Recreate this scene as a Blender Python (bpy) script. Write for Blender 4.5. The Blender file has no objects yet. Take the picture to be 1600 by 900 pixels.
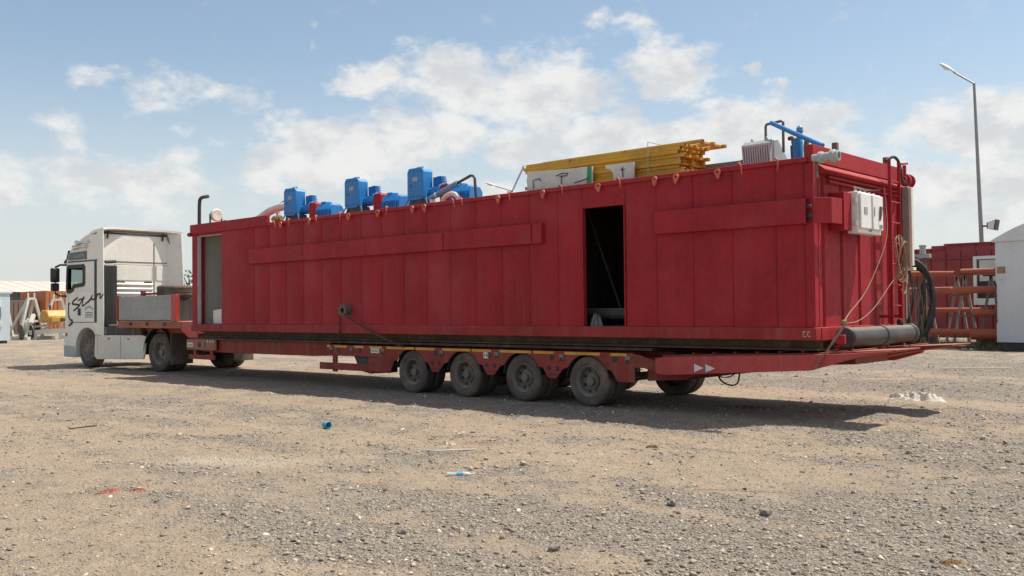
import bpy, bmesh, math, random
import numpy as np
from mathutils import Vector, Matrix
random.seed(7); rng = np.random.default_rng(11)
R_ = math.radians; PI = math.pi
SC = bpy.context.scene; COL = SC.collection

# ------------------------------------------------------------------ camera
cam_d = bpy.data.cameras.new('camera'); cam = bpy.data.objects.new('camera', cam_d); COL.objects.link(cam)
yaw, pitch, roll = R_(-42.382), R_(1.304), R_(-0.574)
fw = Vector((math.sin(yaw)*math.cos(pitch), math.cos(yaw)*math.cos(pitch), math.sin(pitch)))
r0 = Vector((math.cos(yaw), -math.sin(yaw), 0)); u0 = r0.cross(fw)
rt = math.cos(roll)*r0 + math.sin(roll)*u0; up = -math.sin(roll)*r0 + math.cos(roll)*u0
M = Matrix((rt, up, -fw)).transposed().to_4x4(); M.translation = Vector((5.35, -11.595, 1.5))
cam.matrix_world = M
cam_d.sensor_width = 36; cam_d.lens = 36*1489.5/1600; cam_d.clip_end = 6000; cam_d.clip_start = .05
SC.camera = cam

# ------------------------------------------------------------------ sky
SUN = Vector((.27, .42, 1.0)).normalized()
sun_el = math.asin(SUN.z); sun_az = math.atan2(SUN.x, SUN.y)
W = bpy.data.worlds.new('World'); SC.world = W; W.use_nodes = True
nt = W.node_tree; nt.nodes.clear()
class NT:
    def __init__(s, t): s.t = t
    def n(s, typ, **k):
        nd = s.t.nodes.new(typ)
        for a, b in k.items(): setattr(nd, a, b)
        return nd
    def l(s, a, b): s.t.links.new(a, b)
    def val(s, x, sock):
        if isinstance(x, bpy.types.NodeSocket): s.l(x, sock)
        elif x is not None: sock.default_value = x
    def math(s, op, a, b=None, c=None, clamp=False):
        nd = s.n('ShaderNodeMath', operation=op, use_clamp=clamp)
        s.val(a, nd.inputs[0]); s.val(b, nd.inputs[1]); s.val(c, nd.inputs[2])
        return nd.outputs[0]
    def vmath(s, op, a, b=None, out=0):
        nd = s.n('ShaderNodeVectorMath', operation=op)
        s.val(a, nd.inputs[0]); s.val(b, nd.inputs[1])
        return nd.outputs[out]
    def mix(s, f, a, b, blend='MIX'):
        nd = s.n('ShaderNodeMix', data_type='RGBA', blend_type=blend)
        s.val(f, nd.inputs[0]); s.val(a, nd.inputs[6]); s.val(b, nd.inputs[7])
        return nd.outputs[2]
    def noise(s, vec, scale, detail=4, rough=.55, dist=0., col=False):
        nd = s.n('ShaderNodeTexNoise'); s.val(vec, nd.inputs['Vector'])
        nd.inputs['Scale'].default_value = scale; nd.inputs['Detail'].default_value = detail
        nd.inputs['Roughness'].default_value = rough; nd.inputs['Distortion'].default_value = dist
        return nd.outputs[1 if col else 0]
    def ramp(s, x, a, b, smooth=True):
        nd = s.n('ShaderNodeMapRange', interpolation_type='SMOOTHSTEP' if smooth else 'LINEAR')
        s.val(x, nd.inputs[0]); nd.inputs[1].default_value = a; nd.inputs[2].default_value = b
        return nd.outputs[0]
w = NT(nt)
sky = w.n('ShaderNodeTexSky', sky_type='NISHITA', sun_disc=False, sun_elevation=sun_el, sun_rotation=sun_az,
          altitude=300, air_density=1.0, dust_density=1.6, ozone_density=1.8)
tc = w.n('ShaderNodeTexCoord'); dvec = w.vmath('NORMALIZE', tc.outputs['Generated'])
sep = w.n('ShaderNodeSeparateXYZ'); w.l(dvec, sep.inputs[0])
az = w.math('MULTIPLY', w.math('ARCTAN2', sep.outputs[0], sep.outputs[1]), 180/PI)
el = w.math('MULTIPLY', w.math('ARCSINE', sep.outputs[2]), 180/PI)
ae = w.n('ShaderNodeCombineXYZ'); w.l(az, ae.inputs[0]); w.l(el, ae.inputs[1])
dsc = w.vmath('MULTIPLY', dvec, (1, 1, 1.7))
warp = w.vmath('MULTIPLY', w.vmath('SUBTRACT', w.noise(dsc, 9, 5, .6, col=True), (.5, .5, .5)), (7.0, 4.2, 0))
warp2 = w.vmath('MULTIPLY', w.vmath('SUBTRACT', w.noise(dsc, 34, 4, .6, col=True), (.5, .5, .5)), (1.7, 1.3, 0))
aew = w.vmath('ADD', w.vmath('ADD', ae.outputs[0], warp), warp2)
# cumulus banks: (azimuth, elevation, half width, half height) in degrees, weight; the band goes on round the sky
CL = [(-61.3,12.4,4.4,1.3,.55),(-66,12.9,1.5,.6,.35),(-68,9.9,2.0,1.7,.5),(-64.7,7.1,7.5,2.0,.75),(-70.5,7.2,2.4,2.0,.7),
 (-64.2,10.6,.8,.5,.4),(-60.9,10.1,1.4,.6,.4),(-53.4,9.1,6.0,2.3,1.),(-48.5,9.7,2.6,2.5,.9),(-50.5,13.6,3.0,1.3,.8),(-45.3,13.4,4.2,2.6,1.),
 (-39.6,12.6,4.6,3.2,1.),(-46.1,10.8,2.6,2.6,.9),(-33,14.1,3.8,1.9,.95),(-34.5,16.1,2.0,.9,.5),(-37.2,16.8,1.4,.7,.5),(-42.3,9.9,3.6,1.7,.8),
 (-29,10.2,8,2.0,1.),(-36.1,9.8,4.2,2.2,1.),(-23.7,9,3.8,1.6,.9),(-16.4,9.5,4.6,2.2,.95),(-17.7,6.2,8.5,2.8,.8),(-28.1,13.4,.7,.4,.6),
 (-27.1,12.8,.6,.4,.5),(-43.9,7.0,6.5,1.3,.7),(-53.7,16,.6,1.3,.3)]
field = None
for (a, e, ra, re, wt) in CL:
    v = w.vmath('MULTIPLY', w.vmath('SUBTRACT', aew, (a, e, 0)), (1/ra, 1/re, 0))
    ln = w.vmath('LENGTH', v, out=1)
    f = w.math('MULTIPLY', w.math('SUBTRACT', 1.25, ln, clamp=True), wt)
    field = f if field is None else w.math('MAXIMUM', field, f)
# the same broken cloud goes on round the rest of the sky
rest = w.math('MAXIMUM', w.ramp(w.math('ABSOLUTE', w.math('ADD', az, 42)), 30, 40), w.ramp(el, 19, 26))
hi = w.math('MULTIPLY', w.math('MULTIPLY', w.ramp(w.noise(dsc, 3.6, 6, .6), .47, .66), rest), .85)
field = w.math('MAXIMUM', field, hi)
det = w.noise(dsc, 22, 7, .62)
fine = w.math('MULTIPLY', w.math('SUBTRACT', det, .5), 1.75)
mask = w.math('MULTIPLY', w.ramp(w.math('ADD', field, fine), .14, .78), .92)
body = w.ramp(w.noise(dsc, 17, 6, .62), .36, .62)
ccol = w.mix(body, (4.35, 4.45, 4.55, 1), (5.65, 5.6, 5.45, 1))
haze = w.ramp(el, 16, -1)
air = w.mix(.10, w.mix(1.0, sky.outputs[0], (1.06, 1.04, .94, 1), 'MULTIPLY'), (3.0, 3.05, 3.0, 1))
skyc = w.mix(w.math('MULTIPLY', haze, .8), air, (4.75, 4.85, 4.9, 1))
skyc = w.mix(mask, skyc, ccol)
bg = w.n('ShaderNodeBackground'); w.l(skyc, bg.inputs[0]); bg.inputs[1].default_value = .138
W.cycles.sampling_method = 'MANUAL'; W.cycles.sample_map_resolution = 512
wo = w.n('ShaderNodeOutputWorld'); w.l(bg.outputs[0], wo.inputs[0])

# ------------------------------------------------------------------ sun and exposure
sd = bpy.data.lights.new('sun', 'SUN'); so = bpy.data.objects.new('sun', sd); COL.objects.link(so)
sd.energy = 4.9; sd.angle = R_(.55); sd.color = (1, .93, .81)
so.rotation_euler = SUN.to_track_quat('Z', 'Y').to_euler(); so.location = SUN*60
vs = SC.view_settings; vs.view_transform = 'Standard'; vs.look = 'None'; vs.exposure = .2; vs.gamma = 1; vs.use_curve_mapping = False

# ------------------------------------------------------------------ materials
MATS = {}
def newmat(name):
    m = bpy.data.materials.new(name); m.use_nodes = True; t = m.node_tree; t.nodes.clear()
    k = NT(t); b = k.n('ShaderNodeBsdfPrincipled'); o = k.n('ShaderNodeOutputMaterial'); k.l(b.outputs[0], o.inputs[0])
    MATS[name] = m
    return m, k, b
def paint(name, col, rough=.5, fade=.25, dust=.25, rust=0., metal=0., bump=.08, scrape=0., dustc=(.34,.27,.19), streak=True, spec=.5, sc=1.):
    m, k, b = newmat(name)
    g = k.n('ShaderNodeNewGeometry'); pos = g.outputs['Position']
    c = tuple(col)+(1,)
    dk = tuple(x*(1-fade) for x in col)+(1,)
    n1 = k.ramp(k.noise(pos, 1.1*sc, 5, .6), .32, .7)
    cc = k.mix(n1, c, dk)
    n1b = k.ramp(k.noise(pos, 13*sc, 4, .6), .35, .75)
    cc = k.mix(k.math('MULTIPLY', n1b, .35), cc, tuple(min(1, x*1.22+.008) for x in col)+(1,))
    if dust:
        sv = k.vmath('MULTIPLY', pos, (5.5*sc, 5.5*sc, .55*sc) if streak else (2.2*sc,)*3)
        n2 = k.ramp(k.noise(sv, 1.0, 6, .65), .42, .86)
        n3 = k.ramp(k.noise(pos, 34*sc, 3, .6), .3, .8)
        f = k.math('MULTIPLY', k.math('MULTIPLY', n2, k.math('ADD', k.math('MULTIPLY', n3, .6), .4)), dust*1.6, clamp=True)
        up_ = k.n('ShaderNodeSeparateXYZ'); k.l(g.outputs['True Normal'], up_.inputs[0])
        fu = k.math('MULTIPLY', k.ramp(up_.outputs[2], .5, .95), min(.75, dust*1.5))   # settled dust lies on flat tops
        cc = k.mix(k.math('MAXIMUM', f, fu), cc, dustc+(1,))
    if rust:
        n4 = k.noise(k.vmath('MULTIPLY', pos, (1, 1, .6)), 7*sc, 7, .7)
        cc = k.mix(k.math('MULTIPLY', k.ramp(n4, .66-.12*rust, .74-.1*rust), .85), cc, (.11, .045, .022, 1))
    if scrape:      # pale rubbed streaks, dribbles and chalked patches
        n5 = k.noise(k.vmath('MULTIPLY', pos, (26, 26, .9)), 1.0, 4, .7); n6 = k.ramp(k.noise(pos, .55, 4, .6), .5, .72)
        cc = k.mix(k.math('MULTIPLY', k.math('MULTIPLY', k.ramp(n5, .60, .72), n6), scrape), cc, (.42, .17, .15, 1))
        n7 = k.ramp(k.noise(k.vmath('MULTIPLY', pos, (11, 11, .35)), 1.0, 5, .7), .58, .75)
        cc = k.mix(k.math('MULTIPLY', n7, scrape*.8), cc, (.10, .022, .018, 1))
        cc = k.mix(k.math('MULTIPLY', k.ramp(k.noise(pos, .8, 4, .6), .48, .75), .4), cc, (.38, .07, .075, 1))
    k.l(cc, b.inputs['Base Color'])
    rr = k.math('ADD', k.math('MULTIPLY', k.noise(pos, 9*sc, 4), .3), rough-.12)
    k.l(rr, b.inputs['Roughness']); b.inputs['Metallic'].default_value = metal
    b.inputs['Specular IOR Level'].default_value = spec
    if bump:
        bp = k.n('ShaderNodeBump'); bp.inputs['Strength'].default_value = bump; bp.inputs['Distance'].default_value = .03
        k.l(k.math('ADD', k.noise(pos, 3.0*sc, 3), k.math('MULTIPLY', k.noise(pos, 45*sc, 3), .15)), bp.inputs['Height']); k.l(bp.outputs[0], b.inputs['Normal'])
    return m
paint('tank_red', (.355, .017, .027), .6, .26, .05, .35, bump=.42, spec=.25, scrape=.75)
paint('trim_red', (.38, .022, .03), .6, .22, .10, .3, spec=.25, scrape=.3)
paint('rail_red', (.33, .03, .03), .65, .25, .42, .35, spec=.25, scrape=.3, dustc=(.27,.15,.11))
paint('lug_red', (.62, .14, .09), .6, .3, .12, .35, streak=False)
paint('trailer_red', (.30, .045, .034), .65, .35, .45, .4, dustc=(.30,.185,.12), spec=.3)
paint('bright_red', (.50, .05, .045), .5, .25, .2, .2)
paint('deck_orange', (.36, .12, .07), .65, .35, .4, .5)
paint('cab_white', (.82, .785, .71), .36, .1, .2, 0, dustc=(.48, .42, .33))
paint('skirt_white', (.70, .66, .58), .45, .15, .35, 0, dustc=(.45, .38, .28))
paint('black_plastic', (.022, .022, .024), .5, .3, .22, 0, dustc=(.2, .17, .13))
paint('dark_steel', (.05, .047, .045), .6, .4, .4, .3)
paint('rubber', (.10, .084, .072), .9, .25, .85, 0, dustc=(.32, .24, .18), streak=False, spec=.25)
paint('hose_black', (.02, .02, .021), .55, .3, .2, 0, streak=False)
paint('rim_grey', (.22, .195, .175), .6, .35, .55, .3, streak=False)
paint('rim_dark', (.18, .155, .135), .65, .35, .5, .3, streak=False)
paint('chrome', (.75, .75, .74), .22, .1, .08, 0, metal=1.)
paint('alu_grey', (.34, .34, .33), .55, .25, .3, .1, metal=.15)
paint('galv', (.40, .41, .41), .5, .2, .15, .05, metal=.3)
paint('lamp_grey', (.30, .31, .31), .5, .2, .12, .05, metal=.2)
paint('blue_paint', (.018, .23, .58), .4, .2, .1, .02)
paint('blue_pipe', (.10, .30, .50), .45, .25, .2, .1)
paint('yellow_paint', (.62, .33, .025), .55, .35, .15, .5, streak=False)
paint('white_board', (.62, .61, .57), .65, .2, .3, .15, streak=False)
paint('white_enamel', (.80, .79, .76), .42, .08, .14, .12, streak=False)
paint('cream_hose', (.70, .66, .57), .6, .15, .25, 0, streak=False)
paint('ivory', (.78, .74, .62), .5, .15, .15, .1, streak=False)
paint('trafo_grey', (.40, .45, .45), .5, .15, .2, .1)
paint('green_paint', (.03, .26, .12), .5, .2, .1, .0, streak=False)
paint('orange_pipe', (.47, .115, .055), .65, .35, .15, .65, streak=False, sc=.6)
paint('rust_pipe', (.19, .13, .10), .75, .4, .3, .6, streak=False)
paint('skid_brown', (.075, .045, .03), .8, .4, .35, .6)
paint('wood', (.36, .24, .12), .8, .35, .3, 0, streak=False)
paint('pale_wall', (.70, .68, .62), .7, .2, .2, .05)
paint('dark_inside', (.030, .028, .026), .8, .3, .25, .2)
paint('black_pipe', (.045, .042, .042), .5, .25, .3, .1, streak=False)
paint('chain_brown', (.12, .055, .045), .8, .3, .2, .3, streak=False)
paint('frame_grey', (.30, .25, .21), .7, .3, .2, .3, streak=False)
paint('brass', (.30, .20, .09), .5, .4, .3, .3, streak=False)
paint('cabin_white', (.66, .68, .68), .55, .1, .12, .05)
paint('cabin_red', (.30, .04, .042), .6, .25, .15, .15)
paint('cabin_blue', (.55, .64, .68), .55, .1, .15, .05)
paint('rig_cream', (.66, .64, .57), .6, .25, .3, .2)
paint('engine_yellow', (.56, .29, .04), .5, .25, .2, .1)
paint('box_orange', (.48, .15, .05), .6, .25, .2, .2)
paint('roof_pale', (.60, .58, .52), .7, .15, .2, .1, streak=False)
paint('shed_wall', (.13, .12, .11), .8, .3, .3, 0)
paint('tape_yellow', (.70, .35, .03), .5, .35, .25, .15, streak=False, sc=3)
paint('mark_white', (.70, .70, .68), .5, .15, .2, 0, streak=False)
paint('mark_dark', (.045, .045, .05), .5, .2, .12, 0, streak=False)
paint('mark_grey', (.22, .23, .23), .5, .2, .1, 0, streak=False)
paint('mark_pale', (.42, .47, .48), .5, .2, .1, 0, streak=False)
paint('rope', (.36, .26, .16), .9, .3, .1, 0, streak=False, sc=8)
paint('strap_grey', (.22, .195, .16), .85, .3, .3, 0, streak=False)
paint('sack_white', (.60, .57, .51), .7, .12, .2, 0, streak=False, sc=4)
paint('paper_cream', (.72, .58, .40), .8, .2, .2, 0, streak=False, sc=6)
paint('plastic_blue', (.05, .35, .50), .4, .2, .1, 0, streak=False)
paint('plastic_clear', (.50, .51, .50), .25, .1, .2, 0, streak=False, sc=6)
paint('rag_red', (.50, .16, .11), .8, .3, .25, 0, streak=False, sc=6)
paint('rag_ochre', (.27, .17, .07), .85, .3, .25, 0, streak=False, sc=8)
paint('rock_dark', (.20, .18, .165), .9, .3, .35, 0, streak=False, sc=8)
paint('bark', (.10, .075, .055), .9, .3, .2, 0)
paint('leaf', (.055, .085, .03), .7, .4, .1, 0, streak=False, sc=4)
paint('dry_grass', (.16, .13, .06), .9, .45, .1, 0, streak=False, sc=4)
m, k, b = newmat('glass'); b.inputs['Base Color'].default_value = (.55, .62, .6, 1); b.inputs['Roughness'].default_value = .05
b.inputs['Transmission Weight'].default_value = 1; b.inputs['IOR'].default_value = 1.02; b.inputs['Specular IOR Level'].default_value = .6
m, k, b = newmat('dark_glass'); b.inputs['Base Color'].default_value = (.035, .045, .05, 1); b.inputs['Roughness'].default_value = .12
m, k, b = newmat('lens'); b.inputs['Base Color'].default_value = (.75, .75, .7, 1); b.inputs['Roughness'].default_value = .15

# ------------------------------------------------------------------ mesh helpers
ORG = {}
class MB:
    def __init__(s): s.v = []; s.f = []
    def add(s, vs, fs):
        o = len(s.v); s.v += [tuple(map(float, q)) for q in vs]; s.f += [tuple(i+o for i in f) for f in fs]; return s
    def box(s, x0, x1, y0, y1, z0, z1):
        return s.add([(x0,y0,z0),(x1,y0,z0),(x1,y1,z0),(x0,y1,z0),(x0,y0,z1),(x1,y0,z1),(x1,y1,z1),(x0,y1,z1)],
                     [(0,3,2,1),(4,5,6,7),(0,1,5,4),(1,2,6,5),(2,3,7,6),(3,0,4,7)])
    def prism(s, poly, axis, a, b):
        # poly: 2d points in the two other axes (x,z for axis y; y,z for x; x,y for z)
        def P(p, t): return (t, p[0], p[1]) if axis == 'x' else (p[0], t, p[1]) if axis == 'y' else (p[0], p[1], t)
        n = len(poly)
        return s.add([P(p, a) for p in poly]+[P(p, b) for p in poly],
                     [tuple(range(n))[::-1], tuple(range(n, 2*n))]+[(i, (i+1) % n, n+(i+1) % n, n+i) for i in range(n)])
    def bar(s, p, q, w_, h_=None, upv=(0,0,1)):
        p, q = Vector(p), Vector(q); d = (q-p).normalized(); h_ = h_ or w_
        u = Vector(upv)
        if abs(d.dot(u)) > .98: u = Vector((1, 0, 0))
        a = d.cross(u).normalized(); c = a.cross(d).normalized()
        vs = [t+a*(i*w_/2)+c*(j*h_/2) for t in (p, q) for i, j in ((-1,-1),(1,-1),(1,1),(-1,1))]
        return s.add(vs, [(0,1,2,3),(7,6,5,4),(0,4,5,1),(1,5,6,2),(2,6,7,3),(3,7,4,0)])
    def tube(s, pts, r, n=10, caps=True):
        pts = [Vector(p) for p in pts]; rs = r if isinstance(r, (list, tuple)) else [r]*len(pts)
        o = len(s.v); prev = None
        for i, p in enumerate(pts):
            d = (pts[min(i+1, len(pts)-1)]-pts[max(i-1, 0)]).normalized()
            if prev is None:
                a = d.cross(Vector((0,0,1)));
                if a.length < .1: a = d.cross(Vector((1,0,0)))
                a.normalize()
            else:
                a = prev-d*prev.dot(d); a.normalize()
            prev = a; c = d.cross(a)
            for j in range(n):
                t = 2*PI*j/n; s.v.append(tuple(p+(a*math.cos(t)+c*math.sin(t))*rs[i]))
        for i in range(len(pts)-1):
            for j in range(n):
                s.f.append((o+i*n+j, o+i*n+(j+1) % n, o+(i+1)*n+(j+1) % n, o+(i+1)*n+j))
        if caps:
            s.f.append(tuple(o+j for j in range(n))[::-1]); e = o+(len(pts)-1)*n; s.f.append(tuple(e+j for j in range(n)))
        return s
    def lathe(s, prof, c, axis='y', n=32, a0=0., a1=2*PI, close=False):
        # prof: (radius, offset along the axis)
        full = abs(a1-a0-2*PI) < 1e-6; m_ = n if full else n+1; o = len(s.v); k_ = len(prof)
        for i in range(m_):
            t = a0+(a1-a0)*i/n; ca, sa = math.cos(t), math.sin(t)
            for r, h in prof:
                q = (h, r*ca, r*sa) if axis == 'x' else (r*ca, h, r*sa) if axis == 'y' else (r*ca, r*sa, h)
                s.v.append((c[0]+q[0], c[1]+q[1], c[2]+q[2]))
        for i in range(n):
            i2 = (i+1) % m_
            for j in range(k_-1 if not close else k_):
                j2 = (j+1) % k_
                s.f.append((o+i*k_+j, o+i2*k_+j, o+i2*k_+j2, o+i*k_+j2))
        return s
    def build(s, name, mat, parent=None, bev=0., seg=2, smooth=32, center=True):
        me = bpy.data.meshes.new(name)
        v = np.array(s.v)
        c = (v.min(0)+v.max(0))/2 if parent is not None or center else np.zeros(3)
        if parent is None: c[2] = v[:, 2].min()
        me.from_pydata([tuple(q) for q in (v-c)], [], s.f)
        bm = bmesh.new(); bm.from_mesh(me); bmesh.ops.recalc_face_normals(bm, faces=bm.faces[:]); bm.to_mesh(me); bm.free()
        o = bpy.data.objects.new(name, me); COL.objects.link(o)
        me.materials.append(MATS[mat])
        if smooth:
            me.polygons.foreach_set('use_smooth', [True]*len(me.polygons)); me.set_sharp_from_angle(angle=R_(smooth))
        if bev:
            b_ = o.modifiers.new('bevel', 'BEVEL'); b_.width = bev; b_.segments = seg; b_.limit_method = 'ANGLE'; b_.angle_limit = R_(40); b_.harden_normals = False
        ORG[o] = Vector(c)
        if parent is not None:
            o.parent = parent; o.location = Vector(c)-ORG[parent]
        else: o.location = Vector(c)
        return o
def root(name, loc, label, cat, group=None, rotz=0., local=False):
    o = bpy.data.objects.new(name, None); COL.objects.link(o); o.location = loc; o.rotation_euler = (0, 0, rotz); o.empty_display_size = .2
    ORG[o] = Vector((0, 0, 0)) if local else Vector(loc)
    tag(o, label, cat, group); return o
def tag(o, label=None, cat=None, group=None, kind=None):
    if label: o['label'] = label
    if cat: o['category'] = cat
    if group: o['group'] = group
    if kind: o['kind'] = kind
    return o
def copy_tree(o, parent=None):
    c = o.copy(); COL.objects.link(c)
    if parent is not None: c.parent = parent
    for ch in list(o.children): copy_tree(ch, c)
    return c
def bez(p0, p1, p2, p3, n=12):
    p0, p1, p2, p3 = map(Vector, (p0, p1, p2, p3))
    return [p0*(1-t)**3+p1*3*t*(1-t)**2+p2*3*t*t*(1-t)+p3*t**3 for t in [i/n for i in range(n+1)]]
def spline(pts, n=8):
    P = [Vector(p) for p in pts]; P = [P[0]*2-P[1]]+P+[P[-1]*2-P[-2]]; out = []
    for i in range(1, len(P)-2):
        for k_ in range(n):
            t = k_/n; a, b_, c, d = P[i-1], P[i], P[i+1], P[i+2]
            out.append(.5*((2*b_)+(c-a)*t+(2*a-5*b_+4*c-d)*t*t+(3*b_-a-3*c+d)*t**3))
    return out+[P[-2]]
def ribbon(mb, pts, w_, y, axis='y', th=.003):
    # flat stroke of a painted letter: pts in (x,z) on a plane y
    for (a, b_) in zip(pts[:-1], pts[1:]):
        a_, c_ = (Vector((a[0], y, a[1])), Vector((b_[0], y, b_[1]))) if axis == 'y' else (Vector((y, a[0], a[1])), Vector((y, b_[0], b_[1])))
        d = (c_-a_).normalized()*w_*.35
        mb.bar(a_-d, c_+d, th, w_, upv=d.cross(Vector((0,1,0)) if axis == 'y' else Vector((1,0,0))))
# ------------------------------------------------------------------ ground
def vnoise(x, y, seed=0):
    xi, yi = np.floor(x).astype(np.int64), np.floor(y).astype(np.int64); fx, fy = x-xi, y-yi
    fx, fy = fx*fx*(3-2*fx), fy*fy*(3-2*fy)
    def h(a, b_):
        n = (a*374761393+b_*668265263+seed*974634777) & 0xffffffff
        n = ((n ^ (n >> 13))*1274126177) & 0xffffffff
        return ((n ^ (n >> 16)) & 0xffff)/65535.
    return (h(xi, yi)*(1-fx)+h(xi+1, yi)*fx)*(1-fy)+(h(xi, yi+1)*(1-fx)+h(xi+1, yi+1)*fx)*fy
def fbm(x, y, seed=0, oct=4, g=.5):
    s, a, t = 0, 1, 0
    for i in range(oct): s = s+a*vnoise(x*2**i, y*2**i, seed+i); t += a; a *= g
    return s/t
def smooth(a, b_, x):
    t = np.clip((x-a)/(b_-a), 0, 1); return t*t*(3-2*t)
# patches of crushed stone (+) and bare dirt (-) in the yard: x, y, rx, ry, turn, weight
PATCH = [(.5,-6.4,1.7,1.3,.5,.55),(.3,-7.6,1.1,.55,.6,.4),(2.8,-5.3,1.7,1.3,.5,.6),(3.8,-5.2,1.4,1.2,.5,.5),(2.3,-2.0,2.2,.8,.5,.35),(-8.9,-5.5,2.4,1.0,.3,.35),(-8.3,-3.8,2.2,.6,.2,.35),
         (-1.5,-8.9,1.3,.45,.6,-.5),(-.2,-9.0,.8,.35,.6,-.4),(-3.8,-4.6,2.6,.55,.25,-.4),(.3,-4.2,1.8,.5,.3,-.25),(-1.0,.4,4,.8,.12,-.45),
         (-1.5,-5.1,1.0,.4,.4,.3),(-15.6,-2.9,5,.9,.1,-.35),(1.1,-7.1,.6,.3,.6,-.3),(-6,-2.4,6,.7,.05,-.4),(1.2,-3.3,2,.35,.3,-.3),
         (-1.6,3.9,5,.55,.06,-.6),(.3,7.7,4.5,.7,-.02,-.6),(-3,10.5,8,3.4,0,.5),(0,5.6,5,1.0,.05,.5),(-25,-3,8,1.2,0,-.3),(-30,3,12,4,0,-.2)]
def gravel(x, y):
    wx = x+(fbm(x*.9, y*.9, 21)-.5)*1.6; wy = y+(fbm(x*.9, y*.9, 31)-.5)*1.2
    g = .52+(fbm(x*.35, y*.8, 3, 5, .6)-.5)*1.6+(fbm(x*2.6, y*3.4, 9, 5, .7)-.5)*1.7
    for (cx, cy, rx, ry, a, wt) in PATCH:
        u = ((wx-cx)*math.cos(a)+(wy-cy)*math.sin(a))/rx; v = (-(wx-cx)*math.sin(a)+(wy-cy)*math.cos(a))/ry
        g = g+wt*np.exp(-(u*u+v*v)*.9)
    for y0_, sl, ph, wd in ((-2.3,.02,.3,.32),(-4.1,.03,1.2,.3),(-5.9,.05,.4,.28),(-7.4,.05,1.0,.26),(6.9,.0,.2,.3),(8.6,.0,.9,.3)):
        g = g-.55*np.exp(-((y-y0_-sl*x-.25*np.sin(x*.33+ph))/wd)**2)*smooth(.25, .6, fbm(x*.4, y*.4, 91, 2))
    return np.clip(g, 0, 1)
def height(x, y):
    r = np.hypot(x-5.35, y+11.6); near = 1-smooth(35, 70, r)
    z = (fbm(x*.5, y*.9, 40, 4)-.5)*.05+(fbm(x*3, y*3.4, 44, 4, .6)-.5)*.045+(fbm(x*11, y*11, 47, 2)-.5)*.02
    bz = smooth(4.2, 6.0, y)*smooth(-13, -5, x)*(1-smooth(18, 22, y))*(.03+.16*fbm(x*.22, y*.75, 60, 3)+.05*(fbm(x*1.1, y*2.2, 66, 3)-.5))
    tr = -.03*np.exp(-((y+2.3+.12*np.sin(x*.5))/.28)**2)-.03*np.exp(-((y+4.1+.2*np.sin(x*.37))/.3)**2)   # shallow wheel ruts
    under = smooth(-.6, .2, y)*(1-smooth(3.0, 3.6, y))*smooth(-25, -23, x)*(1-smooth(-1.5, .5, x))
    return (z*(1-.75*under)+bz+tr)*near-.012*under
cx0, cy0 = 5.35, -11.6
fine_a = np.linspace(R_(-42.4-42), R_(-42.4+42), 560)
coarse_a = np.linspace(R_(-42.4+42), R_(-42.4-42+360), 70)[1:-1]
ang = np.concatenate([fine_a, coarse_a]); na = len(ang)
rad = np.concatenate([np.geomspace(.6, 3.2, 24)[:-1], np.geomspace(3.2, 70, 420), np.geomspace(75, 5000, 36)]); nr = len(rad)
AA, RR = np.meshgrid(ang, rad, indexing='ij')
X = cx0+RR*np.sin(AA); Yg = cy0+RR*np.cos(AA); Z = height(X, Yg)
G = gravel(X, Yg)
vv = np.stack([X, Yg, Z], -1).reshape(-1, 3)
ii = np.arange(na)[:, None]; jj = np.arange(nr-1)[None, :]; i2 = (ii+1) % na
quads = np.stack([ii*nr+jj, ii*nr+jj+1, i2*nr+jj+1, i2*nr+jj], -1).reshape(-1, 4)
cidx = len(vv); vv = np.vstack([vv, [[cx0, cy0, 0]]])
tris = np.stack([np.full(na, cidx), np.arange(na)*nr, ((np.arange(na)+1) % na)*nr], -1)
def np_mesh(name, v, quads=None, tris=None):
    me = bpy.data.meshes.new(name); nq = 0 if quads is None else len(quads); nt_ = 0 if tris is None else len(tris)
    me.vertices.add(len(v)); me.vertices.foreach_set('co', np.asarray(v, np.float32).ravel())
    loops = np.concatenate(([quads.ravel()] if nq else [])+([tris.ravel()] if nt_ else []))
    me.loops.add(len(loops)); me.loops.foreach_set('vertex_index', loops.astype(np.int32))
    me.polygons.add(nq+nt_)
    st = np.concatenate([np.arange(nq)*4, nq*4+np.arange(nt_)*3]); me.polygons.foreach_set('loop_start', st.astype(np.int32))
    me.update(calc_edges=True); me.validate(); return me
me = np_mesh('ground', vv, quads, tris)
bmg = bmesh.new(); bmg.from_mesh(me)
if sum(f.normal.z for f in list(bmg.faces)[:200]) < 0: bmesh.ops.reverse_faces(bmg, faces=bmg.faces[:])
bmg.to_mesh(me); bmg.free()
at_ = me.attributes.new('gravel', 'FLOAT', 'POINT'); at_.data.foreach_set('value', np.append(G.ravel(), .5).astype(np.float32))
me.polygons.foreach_set('use_smooth', [True]*len(me.polygons))
ground = bpy.data.objects.new('ground', me); COL.objects.link(ground); tag(ground, 'dusty gravel and dirt yard under the truck', None, None, 'structure')
m, k, b = newmat('yard'); me.materials.append(m)
g_ = k.n('ShaderNodeNewGeometry'); pos = g_.outputs['Position']
atn = k.n('ShaderNodeAttribute', attribute_name='gravel'); gr = atn.outputs['Fac']
n_med = k.noise(pos, 7, 6, .68); n_fine = k.noise(pos, 60, 4, .7); n_big = k.noise(pos, .6, 5, .6)
gm = k.ramp(k.math('ADD', gr, k.math('MULTIPLY', k.math('SUBTRACT', n_med, .5), 1.5)), .22, .85)
vor = k.n('ShaderNodeTexVoronoi', feature='F1'); k.l(pos, vor.inputs['Vector']); vor.inputs['Scale'].default_value = 36
vor2 = k.n('ShaderNodeTexVoronoi', feature='F1'); k.l(pos, vor2.inputs['Vector']); vor2.inputs['Scale'].default_value = 15
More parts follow.
